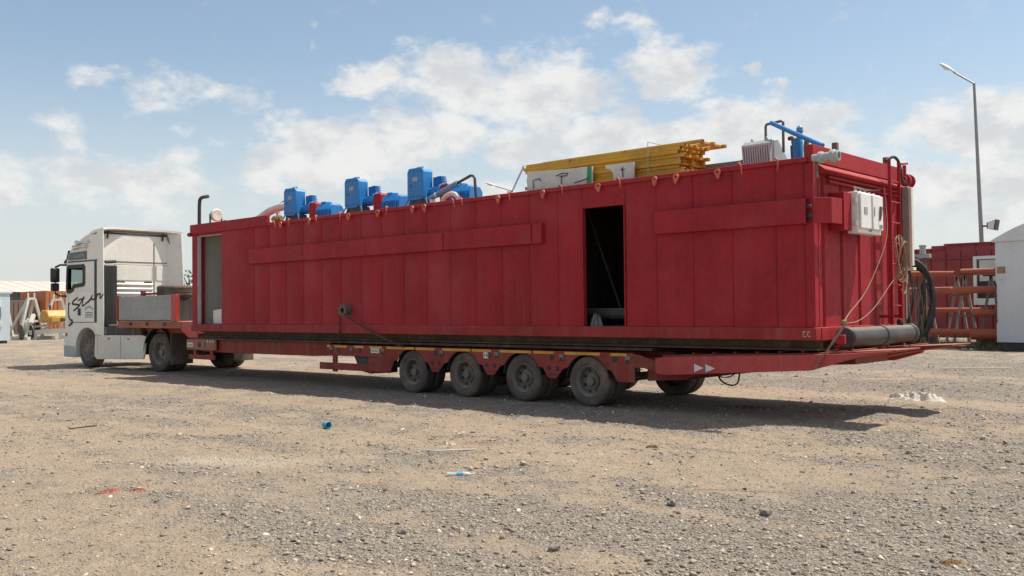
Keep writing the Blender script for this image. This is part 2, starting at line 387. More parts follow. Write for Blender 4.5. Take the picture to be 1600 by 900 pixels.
sv = k.n('ShaderNodeSeparateColor'); k.l(vor.outputs['Color'], sv.inputs[0]); sv2 = k.n('ShaderNodeSeparateColor'); k.l(vor2.outputs['Color'], sv2.inputs[0])
dirt = k.mix(k.ramp(n_big, .3, .7), (.385, .294, .21, 1), (.335, .264, .198, 1))
dirt = k.mix(k.ramp(n_med, .35, .75), dirt, (.45, .355, .262, 1))
dirt = k.mix(k.math('MULTIPLY', k.ramp(sv.outputs[1], .45, .8), .35), dirt, (.37, .295, .21, 1))
grav = k.mix(sv.outputs[0], (.18, .156, .135, 1), (.41, .355, .295, 1))
grav = k.mix(k.math('MULTIPLY', k.ramp(sv2.outputs[1], .55, .9), .6), grav, (.30, .275, .245, 1))
grav = k.mix(k.math('MULTIPLY', k.ramp(sv.outputs[2], .93, .97), .55), grav, (.56, .51, .43, 1))
base = k.mix(gm, dirt, grav)
base = k.mix(k.math('MULTIPLY', k.ramp(k.noise(pos, 24, 5, .78), .535, .65), .56), base, (.175, .14, .108, 1))  # dark speckle: random ground tone plus painted tiny shadows in the pits
base = k.mix(k.math('MULTIPLY', k.ramp(n_fine, .54, .7), .35), base, (.54, .46, .37, 1))
base = k.mix(k.math('MULTIPLY', k.ramp(k.noise(pos, 1.7, 5, .65), .5, .8), .3), base, (.29, .225, .15, 1))
base = k.mix(k.math('MULTIPLY', k.ramp(k.noise(k.vmath('MULTIPLY', pos, (1.3, 3.2, 1)), 1.0, 6, .7), .48, .72), .5), base, (.26, .225, .185, 1))
base = k.mix(k.math('MULTIPLY', k.ramp(k.noise(k.vmath('MULTIPLY', pos, (.5, 1.6, 1)), 1.0, 6, .7), .52, .78), .55), base, (.50, .42, .33, 1))
# a few stains with a shape of their own: spilled red paint, oil under the trailer, pale crushed lime
def stain(c, rx, ry, a, col, st, base):
    mp = k.n('ShaderNodeMapping', vector_type='TEXTURE'); k.l(pos, mp.inputs[0]); mp.inputs['Location'].default_value = (c[0], c[1], 0)
    mp.inputs['Rotation'].default_value = (0, 0, a); mp.inputs['Scale'].default_value = (rx, ry, 50)
    d = k.math('ADD', k.vmath('LENGTH', mp.outputs[0], out=1), k.math('MULTIPLY', k.math('SUBTRACT', k.noise(pos, 9, 5, .7), .5), 1.6))
    return k.mix(k.math('MULTIPLY', k.ramp(d, 1.0, .35), st), base, col+(1,))
base = stain((1.43, -4.51), .65, .07, .75, (.30, .10, .08), .45, base)
base = stain((-2.55, -3.85), .8, .10, .45, (.36, .14, .10), .4, base)
base = stain((-1.77, 1.5), .55, .3, .3, (.06, .05, .045), .7, base)
base = stain((-3.3, -6.4), 1.2, .5, .6, (.56, .50, .42), .35, base)
k.l(base, b.inputs['Base Color']); b.inputs['Roughness'].default_value = .92; b.inputs['Specular IOR Level'].default_value = .2
bp = k.n('ShaderNodeBump'); bp.inputs['Strength'].default_value = 1.0; bp.inputs['Distance'].default_value = .05
hgt = k.math('ADD', k.math('MULTIPLY', k.math('SUBTRACT', 1, vor.outputs['Distance']), k.math('ADD', k.math('MULTIPLY', gm, .4), .3)), k.math('ADD', k.math('MULTIPLY', n_fine, .45), k.math('MULTIPLY', n_med, .7)))
k.l(hgt, bp.inputs['Height']); k.l(bp.outputs[0], b.inputs['Normal'])

# loose stones: far too many to count, one object
def rock_protos(nv, n):
    out = []
    for q in range(n):
        bm = bmesh.new()
        if nv == 12:
            for c in rng.normal(size=(11, 3)): bm.verts.new(Vector(c).normalized())
            h_ = bmesh.ops.convex_hull(bm, input=bm.verts[:])
            bmesh.ops.triangulate(bm, faces=bm.faces[:])
        else:
            for c in ((1,0,0),(-1,0,0),(0,1,0),(0,-1,0),(0,0,1),(0,0,-1)): bm.verts.new(c)
            bmesh.ops.convex_hull(bm, input=bm.verts[:])
        V = np.array([v_.co[:] for v_ in bm.verts]); bm.verts.index_update()
        F = np.array([[v_.index for v_ in f.verts] for f in bm.faces]); bm.free()
        V = V*rng.uniform(.7 if nv == 12 else .55, 1.2, (len(V), 1))*np.array([1, rng.uniform(.6, .95), rng.uniform(.4, .75)])
        out.append((V, F))
    return out
def scatter(n, rmin, rmax, smin, smax, protos, pmin=.12, power=2.2):
    a = rng.uniform(R_(-42.4-36), R_(-42.4+36), n); r = np.exp(rng.uniform(math.log(rmin), math.log(rmax), n))
    x, y = cx0+r*np.sin(a), cy0+r*np.cos(a)
    g = gravel(x, y); cl = fbm(x*2.3, y*2.3, 77, 3)
    keep = rng.uniform(0, 1, n) < pmin+(1-pmin)*smooth(.25, .8, g+(cl-.5)*.9)
    x, y, r = x[keep], y[keep], r[keep]; n = len(x)
    s = smin*(smax/smin)**(rng.uniform(0, 1, n)**power)
    z = height(x, y)+s*rng.uniform(-.15, .3, n)
    t = rng.uniform(0, 2*PI, n); tl = rng.uniform(-.5, .5, n)
    V_, F_, C_ = [], [], []; off = 0
    which = rng.integers(0, len(protos), n)
    for q, (V, F) in enumerate(protos):
        i = np.where(which == q)[0]
        if not len(i): continue
        ct, st, c2, s2 = np.cos(t[i])[:, None], np.sin(t[i])[:, None], np.cos(tl[i])[:, None], np.sin(tl[i])[:, None]
        vx, vy, vz = V[None, :, 0], V[None, :, 1], V[None, :, 2]
        vy, vz = vy*c2-vz*s2, vy*s2+vz*c2
        px = (vx*ct-vy*st)*s[i][:, None]+x[i][:, None]; py = (vx*st+vy*ct)*s[i][:, None]+y[i][:, None]; pz = vz*s[i][:, None]+z[i][:, None]
        V_.append(np.stack([px, py, pz], -1).reshape(-1, 3)); nv = len(V)
        F_.append((F[None]+off+np.arange(len(i))[:, None, None]*nv).reshape(-1, 3)); off += len(i)*nv
        base_ = np.array([(.26,.225,.19),(.33,.28,.23),(.21,.185,.16),(.42,.345,.26),(.49,.425,.345),(.66,.60,.52),(.39,.26,.21)])
        ci = rng.choice(7, len(i), p=[.22,.24,.11,.22,.16,.035,.015])
        c = base_[ci]*rng.uniform(.68, 1.15, (len(i), 1)); C_.append(np.repeat(c, nv, 0))
    return np.vstack(V_), np.vstack(F_), np.vstack(C_)
P12, P6 = rock_protos(12, 8), rock_protos(6, 6)
sets = [scatter(56000, 3.4, 14, .005, .030, P12, .15, 2.4), scatter(125000, 3.6, 16, .004, .014, P6, .42, 1.5), scatter(60000, 10, 45, .008, .026, P6, .3, 1.6), scatter(5000, 9, 30, .02, .05, P12, .05, 2.5)]
off = 0; V_, F_, C_ = [], [], []
for v, f, c in sets: V_.append(v); F_.append(f+off); C_.append(c); off += len(v)
V_, F_, C_ = np.vstack(V_), np.vstack(F_), np.vstack(C_)
me = np_mesh('gravel', V_, None, F_)
ca = me.attributes.new('tint', 'FLOAT_COLOR', 'POINT'); ca.data.foreach_set('color', np.hstack([C_, np.ones((len(C_), 1))]).astype(np.float32).ravel())
st = bpy.data.objects.new('gravel', me); COL.objects.link(st); tag(st, 'loose grey and tan stones strewn over the yard', 'gravel', None, 'stuff')
m, k, b = newmat('stone'); me.materials.append(m)
an = k.n('ShaderNodeAttribute', attribute_name='tint'); gp = k.n('ShaderNodeNewGeometry')
k.l(k.mix(k.math('MULTIPLY', k.ramp(k.noise(gp.outputs['Position'], 90, 3), .35, .7), .5), an.outputs['Color'], (.40, .32, .22, 1)), b.inputs['Base Color'])
b.inputs['Roughness'].default_value = .9; b.inputs['Specular IOR Level'].default_value = .25
# ------------------------------------------------------------------ red tank container
tank = root('tank_container', (-7.75, 1.55, .93), 'long dark red steel tank container with two open doorways, carried on the low trailer', 'container')
SE = [-12.87,-12.3,-11.66,-11.05,-10.42,-9.79,-9.17,-8.55,-7.92,-7.3,-6.69,-6.07,-5.46,-4.85,-4.25,-3.76]
def wall_panel(x0, x1, z0, z1, dep=.02, hw=.045):
    p = [(x0+.002,.055),(x0+.002,dep),(x0+hw,0),(x1-hw,0),(x1-.002,dep),(x1-.002,.055)]
    return MB().prism(p, 'z', z0, z1).build('wall_panel', 'tank_red', tank)
wall_panel(-14.24, -12.87, 1.236, 3.358)
for a, c in zip(SE[:-1], SE[1:]): wall_panel(a, c, 1.236, 3.358)
SE2 = [-2.95,-2.4,-1.79,-1.17,-.53,-.12]
for a, c in zip(SE2[:-1], SE2[1:]): wall_panel(a, c, 1.236, 3.358)
wall_panel(-3.76, -2.95, 3.07, 3.358)
wall_panel(-15.26, -14.24, 3.31, 3.358)
MB().box(-14.20,-3.80,.058,.075,1.1,3.36).build('light_leak_backing','dark_inside',tank)  # unseen backing sheets added to stop light leaking between the panels
MB().box(-2.92,-.05,.058,.075,1.1,3.36).build('light_leak_backing','dark_inside',tank)
MB().box(-3.76,-2.95,.058,.075,3.075,3.36).build('light_leak_backing','dark_inside',tank)
MB().box(-15.5,-.06,3.03,3.1,1.1,3.40).build('far_wall','tank_red',tank)
MB().box(-15.46,-.04,.08,3.02,1.10,1.232).build('floor_plate','dark_steel',tank)
MB().box(-15.48,-.05,.015,3.0,3.385,3.405).build('roof_plate','tank_red',tank)
# door frames
f1 = MB(); f1.box(-15.27,-15.25,.004,.09,1.24,3.31); f1.box(-15.235,-14.262,.03,.09,3.29,3.31); f1.build('door_frame','white_board',tank,.004)
f2 = MB(); f2.box(-3.762,-3.74,-.004,.08,1.24,3.07); f2.box(-2.97,-2.948,-.004,.08,1.24,3.07); f2.box(-3.74,-2.97,-.004,.08,3.05,3.07); f2.build('door_frame','tank_red',tank,.003)
# front room behind the first doorway: pale lining, a cream block on the floor
MB().box(-15.455,-15.435,.09,3.02,1.24,3.37).build('lining_panel','pale_wall',tank)
MB().box(-15.43,-13.0,3.0,3.02,1.24,3.37).build('lining_panel','pale_wall',tank)
MB().box(-13.0,-12.97,.09,3.02,1.24,3.37).build('partition','pale_wall',tank)
MB().box(-15.43,-13.0,.09,3.0,3.365,3.38).build('lining_panel','pale_wall',tank)
# dark pump room behind the second doorway
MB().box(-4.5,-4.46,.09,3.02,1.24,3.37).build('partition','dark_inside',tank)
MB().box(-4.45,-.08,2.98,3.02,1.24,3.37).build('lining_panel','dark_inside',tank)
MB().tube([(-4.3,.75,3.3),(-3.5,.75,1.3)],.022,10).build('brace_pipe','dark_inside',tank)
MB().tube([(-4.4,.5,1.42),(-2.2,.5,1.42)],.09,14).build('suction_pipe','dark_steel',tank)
# rails and posts
MB().box(-15.52,.02,-.025,.13,1.07,1.232).build('bottom_rail','rail_red',tank,.008)
MB().box(-15.52,.02,2.97,3.12,1.07,1.232).build('bottom_rail','trim_red',tank,.008)
for y in (.16, 1.35, 2.7):
    b_ = MB(); b_.box(-15.4,-.02,y,y+.2,1.045,1.068); b_.box(-15.4,-.02,y+.085,y+.115,.955,1.045); b_.box(-15.4,-.02,y,y+.2,.93,.955); b_.build('skid_beam','skid_brown',tank)
for i in range(13):
    x = -15.2+i*1.25; MB().box(x,x+.1,.37,2.69,.94,1.066).build('cross_member','skid_brown',tank)
MB().box(-12.33,-.06,-.03,.05,3.36,3.425).build('top_rail','trim_red',tank,.006)
MB().box(-15.55,-12.335,-.035,.06,3.36,3.585).build('front_fascia','tank_red',tank,.006)
MB().box(-15.55,-15.49,.062,3.1,3.36,3.585).build('front_fascia','tank_red',tank,.006)
MB().tube([(-15.62,-.02,3.36),(-15.5,-.02,3.36)],.05,10).build('pipe_stub','trim_red',tank)
MB().box(-15.5,-15.272,-.008,.2,1.234,3.358).build('corner_post','tank_red',tank,.01)
MB().box(-15.5,-15.46,.202,3.028,1.1,3.358).build('front_wall','tank_red',tank)
MB().box(-.115,.006,-.006,.12,1.234,3.357).build('corner_post','tank_red',tank,.012)
MB().box(-.115,.006,2.93,3.1,1.234,3.357).build('corner_post','tank_red',tank,.012)
# end wall: folded panels
ey = [.125,.30,.87,1.45,2.0,2.5,2.925]
for a, c in zip(ey[:-1], ey[1:]):
    hw = .05
    MB().prism([(-.09,a+.002),(-.075,a+.002),(-.012,a+hw),(-.012,c-hw),(-.075,c-.002),(-.09,c-.002)],'z',1.234,3.22).build('end_panel','tank_red',tank)
MB().box(-.11,-.092,.122,2.928,1.1,3.3).build('light_leak_backing','dark_inside',tank)  # unseen backing added behind the end panels against light leaks
MB().box(-.1,.03,.134,2.966,1.06,1.233).build('end_rail','trim_red',tank,.008)
MB().box(-.09,.012,-.01,3.12,3.36,3.585).build('end_fascia','trim_red',tank,.008)
MB().prism([(-.012,3.222),(.10,3.26),(.10,3.275),(-.012,3.358)],'y',.13,2.92).build('rain_ledge','trim_red',tank,.004)
MB().tube([(.03,.4,3.20),(.03,2.9,3.20)],.02,8).build('conduit','tank_red',tank)
MB().tube([(.03,.4,3.14),(.03,2.9,3.14)],.02,8).build('conduit','tank_red',tank)
for y in (.78, 2.55): MB().box(-.07,.0,y-.035,y+.035,3.585,3.70).build('socket_post','rust_pipe',tank,.004)
# pipe covers along the side
for a, c, y in ((-12.94,-10.965,-.085),(-10.945,-8.93,-.09),(-8.925,-6.785,-.092),(-6.765,-4.73,-.095),(-4.725,-4.52,-.075)):
    MB().prism([(.0,2.55),(y,2.555),(y,2.875),(.0,2.89)],'x',a,c).build('pipe_cover','tank_red',tank,.006)
s = MB(); s.prism([(.0,2.56),(-.1,2.565),(-.1,2.575),(.0,2.57)],'x',-2.36,-.06); s.prism([(-.1,2.576),(-.1,2.885),(-.09,2.885),(-.09,2.576)],'x',-2.36,-.06); s.prism([(-.089,2.875),(-.089,2.885),(.0,2.90),(.0,2.89)],'x',-2.36,-.06)
s.build('pipe_cover','tank_red',tank)
MB().tube([(-2.3,-.045,2.66),(-.0,-.045,2.66)],.03,8).build('cable','black_plastic',tank)
MB().tube([(-2.3,-.045,2.78),(-.0,-.045,2.78)],.025,8).build('cable','dark_steel',tank)
MB().prism([(.03,.0),(.17,.17),(.2,.42),(.185,.43),(.155,.18),(.02,.015)],'z',2.57,2.90).build('cover_flap','trim_red',tank,.003)
# red bracket box and the white electrical cabinet
MB().box(-.008,.19,.50,.74,2.5,3.0).build('bracket_box','tank_red',tank,.006)
MB().box(-.008,.10,.76,1.5,2.6,2.66).build('bracket_arm','tank_red',tank,.004)
MB().box(-.008,.10,.76,1.5,2.86,2.92).build('bracket_arm','tank_red',tank,.004)
cb = MB().box(.12,.27,.76,1.54,2.47,3.02).build('electrical_cabinet','white_enamel',tank,.012)
MB().box(.272,.305,.775,1.13,2.53,3.0).build('cabinet_door','white_enamel',cb,.012)
MB().box(.272,.305,1.18,1.53,2.53,3.0).build('cabinet_door','white_enamel',cb,.012)
MB().box(.271,.283,1.131,1.179,2.5,3.0).build('hinge_strip','strap_grey',cb,.003)
for z in (2.6, 2.9): MB().tube([(.25,.745,z-.035),(.25,.745,z+.035)],.022,8).build('hinge','white_enamel',cb)
MB().prism([(1.40,2.86),(1.46,2.85),(1.43,2.74),(1.38,2.66),(1.39,2.76)],'x',.306,.33).build('switch_handle','rust_pipe',cb,.004)
MB().box(.306,.312,.88,.98,2.73,2.82).build('name_plate','galv',cb,.002)
MB().box(.306,.312,1.39,1.49,2.56,2.61).build('name_plate','mark_grey',cb,.002)
MB().box(.306,.311,1.21,1.24,2.72,2.84).build('latch','galv',cb,.002)
for i in range(5): MB().tube([(.2,.85+i*.15,3.02),(.2,.85+i*.15,3.05)],.022,8).build('cable_gland','white_enamel',cb)
MB().tube(spline([(.2,.85,3.05),(.17,.9,3.09),(.12,1.3,3.10),(.06,1.6,3.12),(.04,2.1,3.17)]),.012,6).build('cable','strap_grey',cb)
# ladder
ld = MB(); 
for y in (2.16, 2.52): ld.bar((.16,y,1.235),(.16,y,3.62),.045,.018,(0,1,0))
ld = ld.build('ladder','tank_red',tank,.004)
for i in range(7):
    z = 1.5+i*.3; MB().tube([(.16,2.17,z),(.16,2.51,z)],.014,8).build('rung','trim_red',ld)
for z in (1.35, 3.15):
    for y in (2.16, 2.52): MB().box(-.01,.15,y-.012,y+.012,z-.02,z+.02).build('ladder_bracket','tank_red',ld)
MB().tube(spline([(.1,2.2,3.60),(.16,2.34,3.66),(.14,2.6,3.60),(.05,2.95,3.42),(.02,3.2,3.36)]),.022,8).build('air_hose','hose_black',tank)
# lying pipe with clamps along the foot of the end wall
pp = MB().lathe([(.0,.3),(.125,.3),(.14,.32),(.14,.36),(.128,.37),(.128,1.42),(.142,1.43),(.142,1.49),(.128,1.5),(.128,2.48),(.142,2.49),(.142,2.56),(.12,2.57),(.0,2.57)],(.26,0,1.10),'y',28).build('discharge_pipe','black_pipe',tank)
for y in (.55, 1.75, 2.3): MB().box(.02,.26,y-.03,y+.03,.93,.98).build('pipe_bracket','trim_red',tank)
MB().lathe([(0,-.04),(.035,-.04),(.05,0),(.035,.05),(.0,.06)],(.26,2.2,1.26),'z',14).build('vent_cap','black_plastic',tank)
MB().box(.20,.32,.14,.2,1.02,1.14).build('pipe_lug','trim_red',tank,.01)
# near top corner: flanged connector pipe; far top corner: valve, hanging gauge hose and light column
vc = MB().lathe([(0,0),(.05,0),(.05,.08),(.075,.085),(.075,.13),(.058,.14),(.058,.24),(.085,.245),(.085,.29),(.07,.3),(.07,.34),(.05,.345),(.045,.3)],(.03,-.05,3.39),'x',20).build('connector','trafo_grey',tank)
MB().box(.06,.09,-.07,-.03,3.14,3.33).build('connector_handle','rust_pipe',tank,.004)
v2 = MB().lathe([(0,-.1),(.075,-.1),(.075,-.04),(.11,-.03),(.11,.05),(.085,.06),(.085,.14),(.115,.145),(.115,.185),(.06,.19),(.055,.14)],(-.04,3.27,3.42),'y',20).build('corner_valve','tank_red',tank)
MB().tube([(-.04,3.3,3.5),(-.04,3.3,3.66)],.03,8).build('valve_stem','tank_red',v2)
MB().bar((-.04,3.2,3.67),(-.04,3.42,3.70),.03).build('valve_lever','tank_red',v2)
MB().tube(spline([(-.04,3.46,3.38),(-.02,3.55,3.25),(-.02,3.55,3.05),(-.04,3.44,2.93)]),.008,6).build('gauge_hose','hose_black',tank)
MB().lathe([(0,0),(.03,0),(.03,.06),(.015,.08),(0,.1)],(-.04,3.42,2.86),'z',10).build('gauge_fitting','galv',tank)
lc = MB().box(.02,.115,3.0,3.09,2.08,3.3).build('light_column','alu_grey',tank,.006)
MB().box(.117,.165,3.0,3.08,2.10,3.28).build('light_tube','ivory',lc,.008)
MB().box(.012,.18,2.98,3.11,2.03,2.075).build('light_base','ivory',lc,.005)
MB().box(-.03,.02,3.1,3.16,1.3,3.3).build('side_conduit','strap_grey',tank,.004)
# flanged outlet low on the side
ou = MB().lathe([(.055,-.16),(.12,-.16),(.12,-.125),(.075,-.12),(.075,.0),(.11,.0)],(-9.55,0,1.52),'y',20).build('outlet_flange','rust_pipe',tank)
MB().lathe([(0,-.11),(.056,-.11)],(-9.55,0,1.52),'y',20).build('outlet_plug','black_plastic',ou)
for i in range(8):
    a = 2*PI*i/8; MB().lathe([(0,-.18),(.013,-.18),(.013,-.16)],(-9.55+.098*math.cos(a),0,1.52+.098*math.sin(a)),'y',6).build('bolt','rust_pipe',ou)
# lifting and lashing lugs along the top edge (some are turned into hooks)
def lug(kind):
    b_ = MB()
    n = 14
    if kind == 0:
        b_.lathe([(.018,-.015),(.045,-.015),(.045,.015),(.018,.015)],(0,0,0),'y',n,close=True)
        b_.prism([(-.042,-.016),(-.01,-.095),(.01,-.095),(.042,-.016),(.0,-.043)],'y',-.014,.014)
    else:
        b_.tube(spline([(-.045,.03,.05),(-.03,-.02,.06),(.01,-.04,.045),(.03,-.045,-.01),(.035,-.04,-.10)],6),[.015]*12+[.015-.0009*i for i in range(13)],7)
    return b_.build('lug','lug_red',tank)
LX = [(-11.76,0),(-11.46,1),(-10.75,0),(-10.49,1),(-9.71,1),(-9.47,0),(-8.58,0),(-8.32,1),(-7.61,0),(-7.28,0),(-6.54,1),(-6.32,1),(-5.47,0),(-5.22,1),(-4.49,0),(-4.12,1),(-3.39,0),(-3.01,1),(-2.37,0),(-2.01,0),(-1.34,0),(-1.0,1),(-.47,1),(-11.98,1)]
l0, l1 = lug(0), lug(1); seen = set()
for i, (x, kd) in enumerate(LX):
    o = (l0, l1)[kd]
    if kd in seen: o2 = o.copy(); COL.objects.link(o2); o = o2
    seen.add(kd)
    o.location = Vector((x, -.06, 3.335 if kd == 0 else 3.37))-ORG[tank]+((ORG[l0] if kd == 0 else ORG[l1])*0)
    o.rotation_euler = (random.uniform(-.1,.1), random.uniform(-.25,.25), random.uniform(-.3,.3))
for (x0, zt) in ((-8.05,3.05),(-7.55,2.95),(-1.42,3.1)):
    pass
mk = MB()
for x in (-.16, -.10):
    ribbon(mk, [(x+.035,1.178),(x,1.178),(x+.01,1.165),(x+.008,1.13),(x+.018,1.118),(x+.04,1.118)], .012, -.0285)
mk.build('stencil_mark','paper_cream',tank,smooth=0)

# things inside and tied to the container
def crumple(name, size, mat, loc, seed, n=18, amp=.5, flat=.35, rot=0., fold=3.):
    # a low creased heap whose hem lies on the ground
    F = []; na_, nr_ = 44, 18; r_ = random.Random(seed); ph = [r_.uniform(0, 6.28) for _ in range(4)]
    q, t = [z_.ravel() for z_ in np.meshgrid(np.arange(nr_+1)/nr_, 2*PI*np.arange(na_)/na_, indexing='ij')]
    e = 1+.2*np.sin(2*t+ph[0])+.16*np.sin(5*t+ph[1])+.1*np.sin(9*t+ph[2])
    x, y = q*np.cos(t)*e, q*np.sin(t)*e
    ux = x+.35*fbm(x*2+seed, y*2, seed+5, 2); uy = y+.35*fbm(x*2, y*2+seed, seed+9, 2)
    rg_ = (1-np.abs(2*fbm(ux*fold*1.1+seed*7.3, uy*fold*1.7+seed*3.1, seed, 3, .6)-1))**2
    h = np.clip(1-q**3, 0, 1)*(.10+.95*rg_)
    V = list(zip(x*size[0], y*size[1], h*size[2]-.006*(q > .98)))
    for i in range(nr_):
        for j in range(na_): F.append((i*na_+j, (i+1)*na_+j, (i+1)*na_+(j+1) % na_, i*na_+(j+1) % na_))
    m_ = MB(); ca_, sa_ = math.cos(rot), math.sin(rot)
    m_.add([(loc[0]+x*ca_-y*sa_, loc[1]+x*sa_+y*ca_, loc[2]+z) for x, y, z in V], F); o = m_.build(name, mat, None, smooth=28)
    return o
blk = MB().prism([(-14.95,1.236),(-14.26,1.236),(-14.26,1.62),(-14.5,1.60),(-14.97,1.56)],'y',.22,.7).build('foam_block','ivory',None,.02)
tag(blk,'cream block standing on the floor of the doorway nearest the tractor','block')
tag(crumple('cloth',(.09,.08,.2),'strap_grey',(-3.66,.22,1.235),4),'pale cloth heaped inside the dark doorway near the rear of the container','cloth')
# chains holding the load on the trailer
def chain(name, p, q, n, r, sag, mat, label, cat='chain', group=None, par=None):
    b_ = MB(); p, q = Vector(p), Vector(q)
    for i in range(n):
        t0, t1 = i/n-.012, (i+1)/n+.012
        a = p.lerp(q, t0)+Vector((0,0,-sag*4*t0*(1-t0))); c = p.lerp(q, t1)+Vector((0,0,-sag*4*t1*(1-t1)))
        d = (c-a).normalized(); s_ = d.cross(Vector((0,1,.3) if i % 2 else (1,.2,0))).normalized()*r*1.6
        b_.tube([a+s_*.6,a+d*.01+s_,c-d*.01+s_,c+s_*.6-d*0,c-s_*.6,c-d*.01-s_,a+d*.01-s_,a-s_*.6,a+s_*.6], r*.55, 5, caps=False)
    o = b_.build(name, mat, par)
    if par is None: tag(o, label, cat, group)
    return o
chain('lashing_chain',(-9.6,-.17,1.42),(-9.95,.06,.84),14,.011,.0,'chain_brown','short rusty lashing chain hanging straight down from the flanged outlet')
chain('lashing_chain',(-9.5,-.17,1.45),(-8.0,.04,.84),32,.011,.05,'chain_brown','long rusty lashing chain slanting down from the outlet towards the trailer wheels')
sp = MB(); sp.bar((.34,.16,1.30),(.20,.02,1.02),.05,.008,(1,0,0)); sp.bar((.20,.02,1.02),(.0,-.03,.72),.04,.008,(1,0,0)); tag(sp.build('ratchet_strap','strap_grey'),'grey webbing strap tied at the rear bottom corner of the container','strap')
# ropes on the end wall
rp = root('rope_coil',(.2,2.38,2.0),'coil of tan rope hung on the red ladder','rope')
rr = random.Random(3)
for q in range(6):
    pts = []; a_, b_ = .13+.02*rr.random(), .27+.05*rr.random(); ph = rr.uniform(-.3, .3)
    for i in range(25):
        t = 2*PI*i/24; pts.append((.21+.03*math.sin(2*t+q)+.012*q, 2.36+ph*.1+a_*math.cos(t), 2.22+b_*math.sin(t)-.02*q))
    MB().tube(pts,.007,6,caps=False).build('rope_turn','rope',rp)
MB().tube(spline([(.22,2.45,2.05),(.24,2.52,1.85),(.24,2.44,1.68),(.23,2.34,1.74)]),.01,6).build('rope_end','rope',rp)
r1 = MB().tube(spline([(.12,2.06,3.2),(.16,2.02,2.9),(.22,1.85,2.45),(.2,1.5,2.0),(.17,1.15,1.66),(.17,.64,1.4),(.25,.3,1.29)]),.0065,6).build('rope','rope'); tag(r1,'thicker tan rope slung from the cabinet down to the pipe','rope')
r2 = MB().tube(spline([(.22,2.4,2.0),(.2,2.1,1.85),(.17,1.5,1.48),(.18,.95,1.31),(.25,.32,1.28)]),.0055,6).build('rope','rope'); tag(r2,'thin rope curving from the coil on the ladder to the pipe end','rope')
ke = MB().lathe([(0,-.03),(.03,-.02),(.035,.0),(.03,.02),(0,.03)],(.25,.3,1.30),'z',10).build('rope_knot','rope',None); tag(ke,'knot of rope lashed at the near end of the black pipe','knot')
# ------------------------------------------------------------------ machines and goods on the container roof
def agitator(x0, label):
    y, z = 1.0, 3.405
    a = root('agitator_drive', (x0+.6, y, z), label, 'pump drive', 'blue agitator drives on the container roof')
    f = MB()
    for s in (-.2, .17): f.box(x0-.15,x0+1.75,y+s,y+s+.04,z+.005,z+.085)
    for q in (0, .8, 1.6): f.box(x0+q,x0+q+.08,y-.158,y+.168,z+.01,z+.08)
    f.build('base_frame','blue_paint',a,.004)
    s = MB(); s.prism([(x0-.02,z+.087),(x0+.56,z+.087),(x0+.48,z+.28),(x0+.06,z+.28)],'y',y-.13,y+.13); s.build('gear_stand','dark_steel',a,.01)
    for xx in (x0-.1, x0+.6): MB().bar((xx,y-.17,z+.09),(xx+(.12 if xx < x0 else -.08),y-.12,z+.3),.02).build('stay','blue_paint',a)
    g = MB(); g.prism([(x0+.02,z+.32),(x0+.06,z+.27),(x0+.40,z+.27),(x0+.44,z+.32),(x0+.44,z+.80),(x0+.40,z+.86),(x0+.06,z+.86),(x0+.02,z+.80)],'y',y-.12,y+.13)
    g = g.build('gearbox','blue_paint',a,.02)
    r_ = MB(); r_.prism([(x0,z+.31),(x0+.05,z+.25),(x0+.41,z+.25),(x0+.46,z+.31),(x0+.46,z+.81),(x0+.41,z+.88),(x0+.05,z+.88),(x0,z+.81)],'y',y-.15,y-.121); r_.build('gearbox_cover','blue_paint',g,.008)
    MB().box(x0+.16,x0+.30,y-.154,y-.1505,z+.62,z+.70).build('name_plate','galv',g)
    MB().tube([(x0+.12,y,z+.86),(x0+.12,y,z+.91),(x0+.30,y,z+.91),(x0+.30,y,z+.86)],.012,6).build('lifting_bow','blue_paint',g)
    for q in range(4):
        for h in (.30, .80): MB().lathe([(0,-.175),(.012,-.175),(.012,-.155)],(x0+.07+q*.105,y+.005,z+h+.02),'y',6).build('bolt','blue_paint',g)
    MB().lathe([(0,-.165),(.025,-.165),(.025,-.15)],(x0+.1,y,z+.55),'y',12).build('oil_plug','rust_pipe',g)
    yd = y+.11
    MB().lathe([(.0,.44),(.11,.44),(.11,.55),(.10,.63),(.10,.70),(.15,.73),(.15,.78),(.08,.82),(.05,.9),(0,.9)],(x0,yd,z+.40),'x',20).build('adapter_flange','blue_paint',a)
    q = MB()
    for i in range(4): q.box(x0+.58,x0+.72-.01*i,yd-.0,yd+.14,z+.56+i*.04,z+.585+i*.04)
    q.box(x0+.445,x0+.64,yd+.02,yd+.12,z+.48,z+.70); q.build('cooling_fins','blue_paint',a)
    MB().prism([(x0+.82,z+.15),(x0+1.08,z+.15),(x0+1.06,z+.47),(x0+1.02,z+.51),(x0+.86,z+.51),(x0+.82,z+.47)],'y',yd-.16,yd+.16).build('coupling_guard','tank_red',a,.008)
    oc = [(yd-.2,z+.1),(yd+.2,z+.1),(yd+.21,z+.32),(yd+.13,z+.43),(yd-.13,z+.43),(yd-.21,z+.32)]
    mt = MB().prism(oc,'x',x0+1.13,x0+1.58).build('motor','blue_paint',a,.015)
    MB().prism([(yd+(u-yd)*.86,z+.27+(v-z-.27)*.86) for u, v in oc],'x',x0+1.581,x0+1.64).build('fan_cowl','blue_paint',mt,.01)
    for i in range(8):
        xx = x0+1.17+i*.05
        MB().prism([(yd+(u-yd)*1.09,z+.265+(v-z-.265)*1.07) for u, v in oc],'x',xx,xx+.016).build('motor_rib','blue_paint',mt)
    MB().box(x0+1.20,x0+1.36,yd-.12,yd+.06,z+.44,z+.50).build('terminal_box','blue_paint',mt,.012)
    return a
agitator(-12.98,'blue agitator drive nearest the tractor, beside the cream hose, on the container roof')
